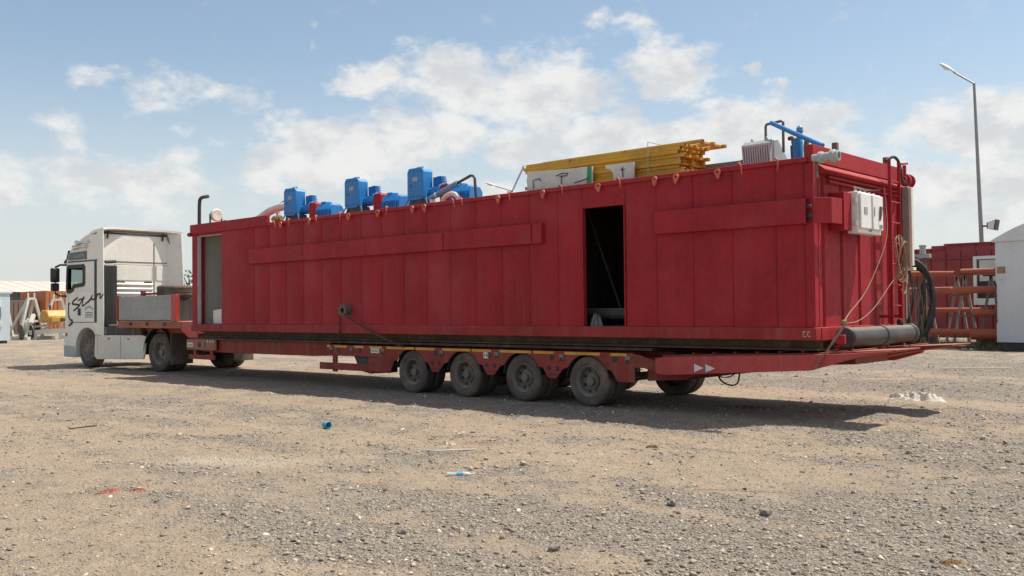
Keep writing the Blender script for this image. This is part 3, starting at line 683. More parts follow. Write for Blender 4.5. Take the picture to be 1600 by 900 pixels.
agitator(-10.76,'middle one of three blue agitator drives on the container roof')
agitator(-8.77,'blue agitator drive nearest the yellow railings, with a slanting pale blue pipe in front')
tag(MB().tube(spline([(-12.9,1.05,3.87),(-13.25,1.05,3.93),(-13.7,1.03,3.88),(-14.1,1.0,3.74),(-14.5,.95,3.5)]),.095,16).build('suction_hose','cream_hose'),'fat cream hose arching over the roof to the first blue drive','hose')
bp_ = root('blue_pipe',(-14,1.3,3.41),'pale blue pipe rising to the agitator drive behind the cream hose','pipe')
MB().tube([(-15.2,1.25,3.66),(-13.35,1.25,4.11)],.045,12).build('pipe_body','blue_pipe',bp_); MB().tube([(-13.38,1.25,4.10),(-13.0,1.25,4.2)],.03,12).build('pipe_end','dark_steel',bp_)
MB().box(-14.75,-14.68,1.2,1.3,3.41,3.77).build('pipe_prop','rust_pipe',bp_)
b3 = root('blue_pipe',(-7.3,.6,3.41),'pale blue bent pipe leaning in front of the drive nearest the railings','pipe')
MB().tube([(-7.85,.6,3.6),(-7.10,.6,3.83)],.05,12).build('pipe_body','blue_pipe',b3); MB().tube([(-7.14,.6,3.818),(-6.76,.6,3.93),(-6.70,.6,3.92),(-6.66,.6,3.87),(-6.62,.6,3.42)],.026,10).build('pipe_end','dark_steel',b3)
MB().lathe([(.0515,-.03),(.0515,.03)],(-7.66,.6,3.658),'x',12).build('pipe_label','mark_white',b3)
MB().box(-7.8,-7.74,.55,.65,3.41,3.58).build('pipe_prop','ivory',b3)
tag(MB().tube(spline([(-7.35,.45,3.42),(-7.3,.45,3.56),(-7.1,.45,3.62),(-6.95,.45,3.55),(-6.93,.45,3.43)]),.045,10).build('elbow_hose','cream_hose'),'short dirty white elbow hose on the roof below the bent blue pipe','hose')
fl = root('flood_lamp',(-14.95,.3,3.585),'round cream floodlight on a bracket at the front of the container roof','lamp')
MB().lathe([(0,-.13),(.08,-.12),(.125,-.07),(.145,0),(.15,.05),(.13,.07),(.0,.06)],(-14.95,.3,3.80),'x',18).build('lamp_body','ivory',fl)
fb = MB()
for s in (-.15, .15): fb.bar((-14.95,.3+s,3.585),(-14.95,.3+s,3.82),.03)
fb.bar((-14.95,.15,3.6),(-14.95,.45,3.6),.03); fb.build('lamp_bracket','dark_steel',fl)
tag(MB().tube(spline([(-15.44,.15,3.3),(-15.44,.15,3.8),(-15.43,.15,4.1),(-15.40,.15,4.2),(-15.3,.15,4.24),(-15.05,.15,4.24)],6),.042,12).build('vent_pipe','dark_steel'),'tall thin bent vent pipe at the front corner of the container','pipe')
tag(MB().tube([(-14.45,.25,3.4),(-14.45,.25,3.64)],.05,10).build('pipe_stub','dark_steel'),'short grey pipe stub between the floodlight and the cream hose','pipe')
vf = root('brass_valve',(-12.1,.12,3.41),'corroded brass valve at the step in the roof edge','valve')
MB().lathe([(0,-.16),(.05,-.16),(.05,-.1),(.075,-.1),(.075,-.05),(.05,-.04),(.06,.04),(.075,.05),(.075,.1),(.05,.1),(.05,.16),(0,.16)],(-12.12,.1,3.5),'x',14).build('valve_body','brass',vf)
MB().tube([(-12.12,.1,3.5),(-12.12,.1,3.64)],.02,8).build('valve_stem','brass',vf); MB().lathe([(.05,-.012),(.07,0),(.05,.012)],(-12.12,.1,3.63),'z',14,close=True).build('hand_wheel','brass',vf)

# stack of yellow guard rails
def guard_rail(x0, x1, z, label, dy=0.):
    g = root('guard_rail', ((x0+x1)/2,.7+dy,z), label, 'railing', 'yellow guard rails stacked on the roof')
    for y in (.2, .52, .84): MB().box(x0,x1,y+dy,y+dy+.06,z,z+.05).build('rail','yellow_paint',g,.006)
    n = 5
    for i in range(n):
        x = x0+.05+(x1-x0-.15)*i/(n-1)
        for a, c in ((.262,.518),(.582,.838)): MB().box(x,x+.045,a+dy,c+dy,z+.003,z+.042).build('post','yellow_paint',g,.006)
    MB().box(x1+.001,x1+.006,.2+dy,.245+dy,z+.002,z+.043).build('end_cap','dark_steel',g)
    return g
ordn = ['lowest','second lowest','third lowest','fourth from the bottom','fifth from the bottom','fifth from the top','fourth from the top','third from the top','second from the top']
rz = random.Random(2)
for i in range(9):
    guard_rail(-5.06+rz.uniform(-.07,.07),-2.08+rz.uniform(-.08,.07),3.43+i*.0515,'yellow guard rail, %s of the stack on the container roof' % ordn[i],rz.uniform(-.03,.03))
guard_rail(-4.9,-1.86,3.43+9*.0515,'topmost yellow guard rail, sticking out past the stack towards the rear',.22)
chain('tie_chain',(-5.12,.2,3.88),(-5.27,.05,3.43),14,.008,0,'dark_steel','thin dark chain hanging at the front end of the yellow railings')
wb = MB().box(-2.62,-2.612,.14,.148,3.43,3.95); wb.box(-2.62,-2.612,.14,1.2,3.953,3.96); tag(wb.build('tie_wire','galv'),'pale tie wire looped round the stack of yellow railings','wire')
b1 = root('white_board',(-4.28,.1,3.41),'longer dirty white board with a green end, leaning on the yellow railings','board')
bd = MB().prism([(-4.95,3.43),(-3.61,3.43),(-3.61,3.70),(-4.2,3.715),(-4.95,3.75)],'y',.085,.115).build('board_panel','white_board',b1,.004)
MB().prism([(-3.72,3.432),(-3.625,3.432),(-3.62,3.702),(-3.70,3.704)],'y',.079,.084).build('green_stripe','green_paint',b1)
for x, pts in ((0,[(-4.80,3.46),(-4.81,3.6),(-4.66,3.61),(-4.65,3.57)]),(0,[(-4.22,3.47),(-4.21,3.62)]),(0,[(-4.33,3.62),(-4.2,3.65),(-4.08,3.64),(-4.1,3.61),(-4.25,3.60)]),(0,[(-3.95,3.48),(-3.78,3.50),(-3.66,3.53)])):
    MB().tube([(p[0],.07,p[1]) for p in pts],.007,6).build('wire_handle','dark_steel',b1)
b2 = root('white_board',(-3.05,.1,3.41),'shorter white board with a notched corner, leaning on the yellow railings','board')
MB().prism([(-3.22,3.43),(-2.83,3.43),(-2.83,3.68),(-3.36,3.685),(-3.36,3.64),(-3.27,3.61),(-3.21,3.54)],'y',.085,.115).build('board_panel','white_board',b2,.004)
MB().tube([(-3.02,.07,3.47),(-3.03,.07,3.62),(-3.06,.07,3.58),(-2.99,.07,3.585)],.007,6).build('wire_handle','dark_steel',b2)

# rear of the roof: transformer with lifting frame, blue filter, slanting blue pipe, planks
tf = root('transformer',(-1.2,1.1,3.405),'pale grey finned transformer on the rear of the container roof','transformer')
MB().box(-1.6,-.85,.72,1.5,3.41,3.47).build('skid','dark_steel',tf,.006)
tb = MB().prism([(.86,3.47),(.82,3.86),(1.02,3.9),(1.42,3.56),(1.46,3.47)],'x',-1.42,-.98).build('tank_body','trafo_grey',tf,.01)
for i in range(12):
    x = -1.41+i*.037; MB().prism([(.79,3.48),(.74,3.82),(.83,3.88),(.86,3.47)],'x',x,x+.024).build('cooling_fin','trafo_grey',tb)
for x in (-1.35, -1.12): MB().lathe([(0,0),(.02,0),(.02,.04),(.012,.06),(0,.07)],(x,.95,3.88),'z',10).build('bushing','galv',tb)
MB().tube([(-1.43,.95,3.62),(-1.52,.95,3.66),(-1.46,.95,3.5)],.014,6).build('drain_handle','dark_steel',tf)
MB().bar((-.97,1.0,3.47),(-.72,1.25,3.66),.05,.03).build('prop_plank','strap_grey',tf)
MB().tube([(-1.16,1.0,3.86),(-1.16,1.0,4.10),(-1.15,1.0,4.13),(-.92,1.0,4.15),(-.89,1.0,4.13),(-.89,1.0,3.7)],.02,8).build('lifting_frame','rust_pipe',tf)
tag(MB().tube([(-1.06,.98,4.14),(-.6,.72,3.90),(-.05,.42,3.62)],.034,12).build('blue_pipe','blue_paint'),'dark blue pipe slanting down from the lifting frame to the rear corner','pipe')
bf = root('blue_filter',(-.67,1.0,3.405),'upright blue filter bottle on the roof behind the rear corner','filter')
MB().lathe([(0,0),(.065,0),(.07,.03),(.07,.40),(.055,.45),(.03,.47),(0,.47)],(-.67,1.0,3.41),'z',16).build('bottle','blue_paint',bf)
MB().lathe([(0,0),(.035,0),(.035,.06),(.05,.07),(.045,.13),(.02,.16),(0,.16)],(-.64,1.0,3.885),'z',12).build('head','blue_pipe',bf)
pi_ = root('pipe_elbow',(-.85,1.15,3.405),'rusty pipe elbow between the transformer and the blue filter','pipe')
MB().tube(spline([(-.86,1.1,3.9),(-.8,1.1,3.9),(-.78,1.1,3.8),(-.72,1.1,3.77),(-.68,1.08,3.8)]),.03,8).build('elbow','rust_pipe',pi_); MB().tube([(-.82,1.15,3.41),(-.82,1.12,3.8)],.025,8).build('riser','rust_pipe',pi_)
tag(MB().tube(spline([(-.5,.9,3.42),(-.52,.9,3.7),(-.48,.88,3.84),(-.46,.88,3.6),(-.40,.88,3.42)]),.022,7).build('canvas_sling','strap_grey'),'frayed canvas sling hanging beside the blue filter','sling')
tag(MB().box(-2.2,-1.38,.86,1.02,3.41,3.64).build('plank','strap_grey',None,.01),'grey timber baulk lying between the railings and the transformer','plank')
tag(MB().box(-2.02,-.5,1.1,1.3,3.41,3.60).build('channel','black_plastic',None,.01),'dark steel channel lying behind the grey timber baulk','beam')
# ------------------------------------------------------------------ low loader trailer
tr = root('low_loader_trailer', (-8, 1.55, 0), 'red four axle low loader trailer with gooseneck and rear ramps, under the container', 'trailer')
def wheel(parent, x, yo, R, wd, side, rimr, dish, name='wheel', rm='rim_dark', n=36):
    # yo: y of the outer tyre face, side = -1 near / +1 far; profile runs from outside to inside
    s = -side
    def Yp(t): return yo+s*t
    pr = [(rimr*.98,.03),(rimr+.015,.012),(rimr+.05,.0),(R*.86,-.004),(R*.95,.012),(R*.985,.03),(R,.055)]
    for g in (.28,.5,.72): pr += [(R,wd*g-.008),(R-.014,wd*g-.006),(R-.014,wd*g+.006),(R,wd*g+.008)]
    pr += [(R,wd-.055),(R*.985,wd-.03),(R*.95,wd-.012),(R*.86,wd),(rimr+.05,wd),(rimr*.98,wd-.03)]
    o = MB().lathe([(r, Yp(t)) for r, t in pr],(x,0,R-.012),'y',n).build(name,'rubber',parent,smooth=40)
    rp_ = [(rimr+.012,.016),(rimr,.01),(rimr-.02,.03),(rimr-.03,.05),(rimr*.88,dish),(rimr*.55,dish+.01),(rimr*.52,dish-.02),(rimr*.30,dish-.03),(rimr*.28,dish-.09 if dish > .08 else dish-.05),(0,dish-.09 if dish > .08 else dish-.05)]
    rm_ = MB().lathe([(r, Yp(t)) for r, t in rp_],(x,0,R-.012),'y',28)
    for i in range(10):
        a = 2*PI*i/10
        rm_.lathe([(0,Yp(dish-.03)),(.016,Yp(dish-.03)),(.016,Yp(dish+.01))],(x+rimr*.42*math.cos(a),0,R-.012+rimr*.42*math.sin(a)),'y',6)
    rm_.build('rim',rm,o,smooth=40)
    hp = MB()
    for i in range(8):
        a = 2*PI*(i+.5)/8
        hp.lathe([(0,Yp(dish-.004)),(.026,Yp(dish-.004)),(.026,Yp(dish+.02))],(x+rimr*.73*math.cos(a),0,R-.012+rimr*.73*math.sin(a)),'y',10)
    hp.build('hand_hole','black_plastic',o)
    return o
AX = [-7.85,-6.488,-5.125,-3.763]
for x in AX:
    wheel(tr,x,.12,.39,.235,-1,.235,.13); wheel(tr,x,.40,.39,.235,-1,.235,.03)
    wheel(tr,x,2.98,.39,.235,1,.235,.13); wheel(tr,x,2.70,.39,.235,1,.235,.03)
    MB().tube([(x,.45,.38),(x,2.65,.38)],.07,10).build('axle','dark_steel',tr)
    for y in (1.0, 2.1): MB().lathe([(.0,-.1),(.1,-.1),(.12,0),(.1,.1),(0,.1)],(x+.15,y,.52),'z',12).build('air_bag','rubber',tr)
# bed
for y in (.62, 2.32):
    b_ = MB(); b_.prism([(-15.9,.90),(-2.5,.84),(-2.5,.66),(-10.3,.58),(-15.9,.55)],'y',y,y+.16); b_.build('main_beam','trailer_red',tr,.006)
for y in (.24, 2.84): MB().prism([(-15.9,.915),(-10.45,.90),(-10.45,.60),(-11.0,.58),(-15.0,.57),(-15.9,.6)],'y',y,y+.05).build('side_beam','trailer_red',tr,.006)
for i in range(15):
    x = -15.7+i*.9; MB().box(x,x+.08,.3,2.8,.76,.84).build('cross_bearer','trailer_red',tr)
for i in range(9):
    y = .16+i*.315; MB().box(-15.9,-2.6,y,y+.30,.872,.912).build('deck_plank','skid_brown',tr)
# near and far skirts with wheel arches
def skirt(y0, y1, near):
    top = .835; p = [(-8.78,top),(-8.78,.33)]; 
    for i, x in enumerate(AX):
        p.append((x-.62 if i else x-.58,.33 if i == 0 else .40))
        p.append((x-.47,.56))
        for k_ in range(9):
            a = R_(152-k_*(152-28)/8); p.append((x+.43*math.cos(a),.385+.41*math.sin(a)))
        p.append((x+.47,.56)); p.append((x+.585,.40))
    p += [(-2.86,.40),(-2.86,.62),(-2.7,.62),(-2.46,.56),(-2.46,.72),(-2.78,.81),(-2.95,top)]
    o = MB().prism(p,'y',y0,y1).build('skirt','trailer_red',tr,.004)
    return o
sk = skirt(.085,.105,True); sk2 = skirt(2.995,3.015,False)
arch = MB()
for x in AX:
    q = [(.412,.108),(.412,.62),(.42,.62),(.42,.108)]
    arch = MB().lathe(q,(x,0,.385),'y',20,R_(8),R_(172),close=True); arch.build('mudguard','black_plastic',tr)
    MB().lathe([(.412,2.48),(.412,2.99),(.42,2.99),(.42,2.48)],(x,0,.385),'y',20,R_(8),R_(172),close=True).build('mudguard','black_plastic',tr)
MB().box(-10.38,-8.785,.085,.105,.62,.835).build('side_panel','trailer_red',tr,.004)
gp = MB(); gp.box(-10.61,-8.5,.075,.115,.34,.48); gp.build('side_guard','trailer_red',tr,.008)
for x in (-10.22, -9.1): MB().box(x,x+.12,.11,.15,.3,.84).build('guard_post','trailer_red',tr)
MB().prism([(-9.6,.62),(-8.8,.62),(-8.8,.31),(-9.15,.30),(-9.42,.34)],'y',.16,.6).build('tool_box','dark_steel',tr,.01)
MB().box(-9.02,-8.79,.088,.112,.485,.615).build('guard_post','trailer_red',tr)
# yellow reflective tape in lengths, lashing eyes, lamps
for a, c in ((-10.36,-10.26),(-10.12,-9.72),(-9.5,-9.2),(-9.02,-8.66),(-8.52,-7.75),(-7.7,-7.2),(-7.0,-6.3),(-6.25,-5.8),(-5.6,-4.9),(-4.85,-4.42),(-4.2,-3.5),(-3.3,-3.0)):
    MB().box(a,c,.080,.0845,.785,.828).build('reflective_tape','tape_yellow',tr)
for x in (-10.0,-9.32,-7.18,-5.85,-4.46,-3.22):
    MB().lathe([(0,.083),(.032,.083),(.038,.078),(.045,.080),(.045,.084)],(x,0,.735),'y',14).build('lashing_eye','black_plastic',tr)
for x in (-10.22,-9.58,-8.62,-7.02,-5.67,-4.26,-2.98):
    b_ = MB(); b_.box(x-.045,x+.045,.066,.0845,.70,.79); b_.build('lashing_bracket','rim_grey',tr,.006); MB().box(x-.03,x+.03,.060,.0655,.69,.735).build('lashing_hook','black_plastic',tr,.004)
for xc in (-7.17,-5.81,-4.44):
    for d in (-.09,.09): MB().lathe([(0,.083),(.03,.083),(.036,.079),(.04,.084)],(xc+d,0,.56),'y',12).build('drain_hole','black_plastic',tr)
    MB().box(xc-.09,xc+.09,.078,.0845,.455,.47).build('slot','black_plastic',tr)
def stickers(x0, z0, wd, hh, n=4):
    o = MB().box(x0,x0+wd,.0815,.0845,z0,z0+hh).build('plate','mark_white',tr)
    t = MB()
    for i in range(n):
        xx = x0+wd*(.1+.8*i/n); t.box(xx,xx+wd*.8/n*.6,.0795,.0812,z0+hh*.25,z0+hh*.75)
    t.build('plate_print','mark_grey',o)
stickers(-8.98,.70,.24,.085); stickers(-5.98,.68,.11,.10,2)
# front side box behind the tractor
MB().box(-16.05,-14.72,.15,.19,.62,.87).build('front_panel','deck_orange',tr,.005)
MB().box(-15.98,-14.8,.16,.2,.395,.50).build('front_guard','trailer_red',tr,.005)
for x in (-15.75,-15.0): MB().box(x,x+.1,.165,.21,.501,.619).build('guard_post','trailer_red',tr)
o = MB().box(-16.0,-15.75,.144,.1495,.68,.79).build('plate','mark_white',tr)
t = MB(); t.box(-15.96,-15.88,.1405,.1435,.71,.755); t.box(-15.85,-15.78,.1405,.1435,.71,.755); t.build('plate_print','mark_grey',o)
MB().lathe([(0,.148),(.05,.148),(.06,.14),(.065,.1495)],(-15.45,0,.74),'y',14).build('lashing_eye','black_plastic',tr)
MB().box(-15.32,-15.2,.13,.1495,.68,.80).build('lashing_bracket','rim_grey',tr,.006)
for i in range(3): MB().box(-15.1+i*.12,-15.07+i*.12,.145,.1495,.80,.86).build('reflective_tape','mark_white',tr)
# gooseneck
MB().box(-19.72,-16.35,.16,2.94,1.12,1.295).build('neck_deck','deck_orange',tr,.008)
for y in (.55, 2.3): MB().prism([(-19.6,1.12),(-16.3,1.12),(-15.7,.9),(-15.7,.56),(-16.2,.72),(-16.6,.98),(-19.6,1.02)],'y',y,y+.2).build('neck_beam','trailer_red',tr,.01)
MB().prism([(-16.348,1.295),(-16.1,1.28),(-15.56,1.0),(-15.56,.90),(-16.0,.90),(-16.348,1.08)],'y',.17,2.93).build('neck_slope','bright_red',tr,.008)
bd_ = MB().box(-19.60,-16.78,.14,.175,1.30,1.95).build('dropside_board','alu_grey',tr,.006)
for z in (1.40,1.62,1.84): MB().box(-19.59,-16.79,.134,.1395,z,z+.012).build('board_rib','alu_grey',bd_)
MB().box(-19.59,-16.79,.132,.1395,1.302,1.33).build('board_hinge_strip','dark_steel',bd_)
for x in (-19.0,-18.1,-17.2): MB().box(x,x+.1,.126,.1595,1.19,1.26).build('board_latch','dark_steel',tr)
MB().box(-19.72,-19.61,.12,.22,1.297,1.98).build('stake_post','trailer_red',tr,.006)
MB().box(-16.77,-16.54,.13,.23,1.297,1.96).build('stake_post','bright_red',tr,.006)
MB().box(-19.60,-16.78,2.92,2.955,1.30,1.95).build('dropside_board','alu_grey',tr,.006)
for i in range(4): MB().box(-19.72,-19.68,.23,2.93,1.31+i*.165,1.46+i*.165).build('headboard_plank','wood',tr,.004)
MB().bar((-18.95,.5,1.3),(-18.95,.5,2.1),.10).build('spare_stand','trailer_red',tr); MB().bar((-18.95,.5,2.02),(-17.9,.9,2.02),.07,.05).build('spare_arm','trailer_red',tr)
MB().box(-18.35,-17.5,.55,1.25,1.30,1.90).build('spare_cradle','dark_steel',tr,.01)
MB().lathe([(.05,0),(.2,.0),(.24,.05),(.2,.1),(.05,.1)],(-19.35,.8,1.85),'z',16).build('hand_winch','trailer_red',tr)
# rear tail beam and folded ramps
tl = MB().prism([(-2.455,.775),(-2.3,.80),(-.08,.885),(.35,.905),(.96,.955),(.5,.86),(-.1,.68),(-2.3,.535),(-2.455,.56)],'y',.02,.12).build('tail_beam','bright_red',tr,.006)
MB().prism([(-2.455,.775),(-.08,.882),(.35,.90),(.3,.80),(-.1,.68),(-2.455,.55)],'y',2.9,3.0).build('tail_beam','bright_red',tr,.006)
for y0, y1, x1 in ((.125,.95,.97),(2.1,2.88,1.0)):
    MB().prism([(-2.4,.82),(-.1,.90),(x1,.965),(x1,.945),(.3,.83),(-.1,.74),(-2.4,.62)],'y',y0,y1).build('ramp','trailer_red',tr,.006)
    for i in range(8): MB().bar((-1.9+i*.33,y0+.03,.853+i*.0125),(-1.9+i*.33,y1-.03,.853+i*.0125),.03,.02).build('ramp_cleat','trailer_red',tr)
MB().prism([(-2.4,.79),(.12,.87),(.12,.72),(-2.4,.6)],'y',.96,2.09).build('tail_frame','trailer_red',tr,.006)
MB().prism([(-2.75,.76),(-1.7,.80),(-1.75,.62),(-2.1,.46),(-2.75,.42)],'y',.25,2.85).build('tail_cross_box','trailer_red',tr,.01)
for xa in (-1.80,-1.62): 
    MB().prism([(xa,.715),(xa+.15,.66),(xa,.60)],'y',.014,.0195).build('arrow_mark','mark_white',tr)
MB().tube(spline([(-1.72,.5,.58),(-1.66,.5,.46),(-1.52,.5,.40),(-1.40,.5,.43),(-1.36,.5,.58)]),.012,6).build('air_line','hose_black',tr)
MB().tube(spline([(-1.85,.6,.56),(-1.7,.6,.5),(-1.55,.6,.52),(-1.45,.6,.6)]),.009,6).build('air_line','hose_black',tr)
# spare wheel lying on the gooseneck
spw = root('spare_wheel',(-17.95,.92,1.92),'black spare tyre lying flat above the grey side board of the trailer','tyre')
q = MB().lathe([(.27,-.12),(.33,-.15),(.45,-.155),(.49,-.12),(.5,-.07),(.485,-.04),(.5,-.02),(.485,0),(.5,.02),(.485,.04),(.5,.07),(.49,.12),(.45,.155),(.33,.15),(.27,.12)],(-17.95,.92,2.065),'z',40).build('tyre','rubber',spw,smooth=40)
MB().lathe([(.285,-.12),(.25,-.1),(.22,-.02),(.12,.0),(.1,0),(.1,-.02),(.2,-.05),(.24,-.12)],(-17.95,.92,2.065),'z',28,close=True).build('rim','rim_dark',spw)
# ------------------------------------------------------------------ white tractor unit (own frame: x backwards from the front axle, y to the far side)
tk = root('tractor_truck', (-21.73, 1.40, 0), 'white high roof tractor truck with dark script lettering on its door', 'truck', None, R_(3.94), True)
def cab_slice(s, d):
    P_ = [(-1.45+s,.30),(-1.48+s,.62),(-1.46+s,1.25),(-1.43+s,1.95),(-1.41+s,2.4),(-1.38+s,2.85),(-1.36+s,3.04),(-1.26+s,3.24),(-1.02+s*.9,3.47-d),(-.70+s*.7,3.62-d),(-.2,3.74-d),(.25,3.79-d),(.6,3.81-d),
          (.6,2.98),(.6,1.6),(.6,.92),(.5,.92)]
    for k_ in range(10):
        a = R_(42+k_*(185-42)/9); P_.append((.02+.63*math.cos(a),.5+.62*math.sin(a)))
    P_ += [(-.61,.30)]
    return P_
cab = MB(); sl = [(-1.22,.23,.07),(-1.19,.16,.05),(-1.08,.07,.02),(-.7,.02,.0),(0,0,0),(.7,.02,.0),(1.08,.07,.02),(1.19,.16,.05),(1.22,.23,.07)]
pts = []
for y, s, d in sl: pts.append([(x, y, z) for x, z in cab_slice(s, d)])
n = len(pts[0]); V = [p for q in pts for p in q]; F = [tuple(range(n)), tuple((len(sl)-1)*n+i for i in range(n))[::-1]]
for j in range(len(sl)-1):
    for i in range(n): F.append((j*n+i, j*n+(i+1) % n, (j+1)*n+(i+1) % n, (j+1)*n+i))
cab.add(V, F); cab_o = cab.build('cab','cab_white',tk,smooth=30)
def cutter(mb):
    o = mb.build('cut','dark_inside',tk,smooth=0); return o
WIN = [(-1.10,2.20),(-1.02,2.14),(-.84,2.16),(-.70,2.30),(-.10,2.34),(-.10,2.86),(-1.06,2.86)]
cuts = [cutter(MB().box(-1.28,.5,-1.12,1.12,1.3,2.9)), cutter(MB().prism(WIN,'y',-1.4,1.4)), cutter(MB().box(-1.7,-1.1,-1.02,1.02,1.98,2.8))]
for c in cuts:
    bm_ = cab_o.modifiers.new('cut','BOOLEAN'); bm_.operation = 'DIFFERENCE'; bm_.object = c; bm_.solver = 'EXACT'; bm_.material_mode = 'TRANSFER'
dg = bpy.context.evaluated_depsgraph_get(); dg.update()
nm = bpy.data.meshes.new_from_object(cab_o.evaluated_get(dg)); cab_o.modifiers.clear(); cab_o.data = nm
for c in cuts: bpy.data.objects.remove(c)
nm.polygons.foreach_set('use_smooth', [True]*len(nm.polygons)); nm.set_sharp_from_angle(angle=R_(30)); nm.name = 'cab'
MB().box(-1.375,-1.365,-1.04,1.04,1.96,2.82).build('windscreen','glass',cab_o)
MB().prism([(-1.27,3.18),(-1.52,3.05),(-1.54,2.98),(-1.27,3.12)],'y',-1.12,1.12).build('sun_visor','black_plastic',cab_o,.01)
MB().box(-1.24,-.1,-.75,-.25,1.3,1.75).build('seat','dark_inside',cab_o,.04); MB().box(-.42,-.25,-.72,-.28,1.7,2.42).build('seat_back','dark_inside',cab_o,.05)
for sd in (-1, 1):
    y0, y1 = (-1.236,-1.2205) if sd < 0 else (1.2205,1.236)
    d = MB()
    d.prism([(-.99,1.28),(.44,1.28),(.44,2.15),(-1.02,2.13)],'y',y0,y1)
    d.prism([(-.09,2.15),(.44,2.15),(.44,2.96),(-.09,2.96)],'y',y0,y1)
    d.prism([(-1.12,2.88),(-.09,2.88),(-.09,2.96),(-1.10,2.96)],'y',y0,y1)
    dr = d.build('door','cab_white',tk,.003)
    fr = MB(); yf0, yf1 = (-1.245,-1.2205) if sd < 0 else (1.2205,1.245)
    loop = WIN+[WIN[0]]
    for a, c in zip(loop[:-1], loop[1:]): fr.bar((a[0],(yf0+yf1)/2,a[1]),(c[0],(yf0+yf1)/2,c[1]),.028,.11,(0,0,1) if abs(a[1]-c[1]) < abs(a[0]-c[0]) else (1,0,0))
    fr.box(-.20,-.1,yf0,yf1,2.36,2.85); fr.build('window_frame','black_plastic',dr)
    MB().prism([(p[0],p[1]) for p in WIN],'y',-1.2125 if sd < 0 else 1.2075,-1.2075 if sd < 0 else 1.2125).build('window_glass','glass',dr)
    MB().box(-.44,-.31,(-1.262 if sd < 0 else 1.2365),(-1.2365 if sd < 0 else 1.262),1.46,1.66).build('door_handle','black_plastic',dr,.01)
    MB().box(.442,.575,(-1.232 if sd < 0 else 1.2205),(-1.2205 if sd < 0 else 1.232),1.26,2.99).build('side_gap_seal','black_plastic',tk)
    MB().box(-1.05,.62,(-1.238 if sd < 0 else 1.2205),(-1.2205 if sd < 0 else 1.238),2.985,3.02).build('belt_strip','black_plastic',tk)
    q = MB().prism([(-1.06,3.05),(0.0,3.05),(0.0,3.29),(-.97,3.26)],'y',(-1.234 if sd < 0 else 1.2205),(-1.2205 if sd < 0 else 1.234)).build('upper_window','dark_glass',tk,.003)
    if sd < 0:
        sg = MB(); o_ = (-.62, 3.10); k_ = .19
        for st_ in ([(-.3,.2),(-.18,.55),(.0,.6),(.02,.45),(-.2,.38),(.05,.15)],[(.25,.3),(.15,.2),(.3,.1),(.4,.3)],[(.45,.35),(.5,.1),(.7,.4)],[(.9,.35),(.8,.2),(1.0,.15),(1.05,.4)],[(1.2,.65),(1.15,.15)],
                    [(1.9,.7),(1.55,.6),(1.85,.35),(1.45,.15)],[(2.1,.65),(2.05,.2)],[(1.95,.5),(2.25,.5)],[(2.45,.4),(2.3,.25),(2.5,.2),(2.55,.4)],[(2.7,.2),(2.75,.4),(2.9,.42)]):
            ribbon(sg,[(o_[0]+a*k_,o_[1]+b_*k_) for a, b_ in st_],.016,-1.236)
        sg.build('window_script','mark_pale',q,smooth=0)
    if sd < 0: MB().prism([(.578,.92),(.9,.90),(.93,1.5),(.90,3.84),(.578,3.84)],'y',-1.235,-1.205).build('side_deflector','cab_white',tk,.008)
    else:
        V = [(.602,.88,1.0),(1.02,1.24,1.0),(1.02,1.27,1.0),(.602,1.25,1.0),(.602,.92,3.84),(.93,1.18,3.84),(.93,1.21,3.84),(.602,1.21,3.84)]
        MB().add(V,[(0,3,2,1),(4,5,6,7),(0,1,5,4),(1,2,6,5),(2,3,7,6),(3,0,4,7)]).build('side_deflector','cab_white',tk,.006)
    # mirrors on an arm
    m_ = MB(); ya = -1.5*(-sd) if sd > 0 else -1.5
    m_.tube([(-1.12,sd*1.2,2.92),(-1.3,sd*1.33,2.93),(-1.38,sd*1.44,2.86)],.03,8); m_.tube([(-1.12,sd*1.2,2.02),(-1.3,sd*1.36,2.03),(-1.38,sd*1.44,2.1)],.028,8); m_.tube([(-1.38,sd*1.44,2.86),(-1.38,sd*1.44,2.1)],.018,8)
    m_ = m_.build('mirror_arm','black_plastic',tk)
    MB().box(-1.47,-1.33,sd*1.44-.12,sd*1.44+.12,2.42,2.84).build('main_mirror','black_plastic',m_,.04); MB().box(-1.46,-1.34,sd*1.44-.11,sd*1.44+.11,2.17,2.40).build('wide_mirror','black_plastic',m_,.03)
    # bumper, headlamp
    MB().prism([(-1.27,.27),(-.63,.27),(-.63,.58),(-1.29,.60)],'y',(-1.245 if sd < 0 else 1.0),(-1.0 if sd < 0 else 1.245)).build('bumper_corner','trafo_grey',tk,.02)
    MB().box(-1.44,-1.33,sd*1.02-.14,sd*1.02+.14,.66,.86).build('headlamp','lens',tk,.02)
# script lettering on the near door
LT = {'S':[(-.489,1.962),(-.66,1.90),(-.771,1.832),(-.758,1.789),(-.58,1.775),(-.391,1.748),(-.476,1.689),(-.696,1.599)],
 'T1':[(-.126,1.987),(-.175,1.91),(-.198,1.843),(-.215,1.74),(-.16,1.735),(-.102,1.757),(.076,1.834)],'T2':[(-.44,1.889),(-.283,1.923),(-.103,1.944)],'T3':[(-.21,1.904),(-.3,1.82),(-.391,1.748)],
 'A':[(.076,1.821),(.16,1.87),(.23,1.921),(.347,2.021)],'A2':[(.076,1.821),(.159,1.85),(.3,1.932),(.347,1.896),(.43,1.91)],
 'R0':[(.43,1.91),(.557,1.958),(.62,2.02)],'R':[(.60,2.045),(.777,2.049),(.754,1.996),(.765,1.931),(.845,1.977),(.93,2.04)],'W':[(-.944,1.804),(-1.0,1.77),(-1.0,1.645),(-1.0,1.51),(-.97,1.423),(-.906,1.343),(-.795,1.312),(-.819,1.245),(-.98,1.17)]}
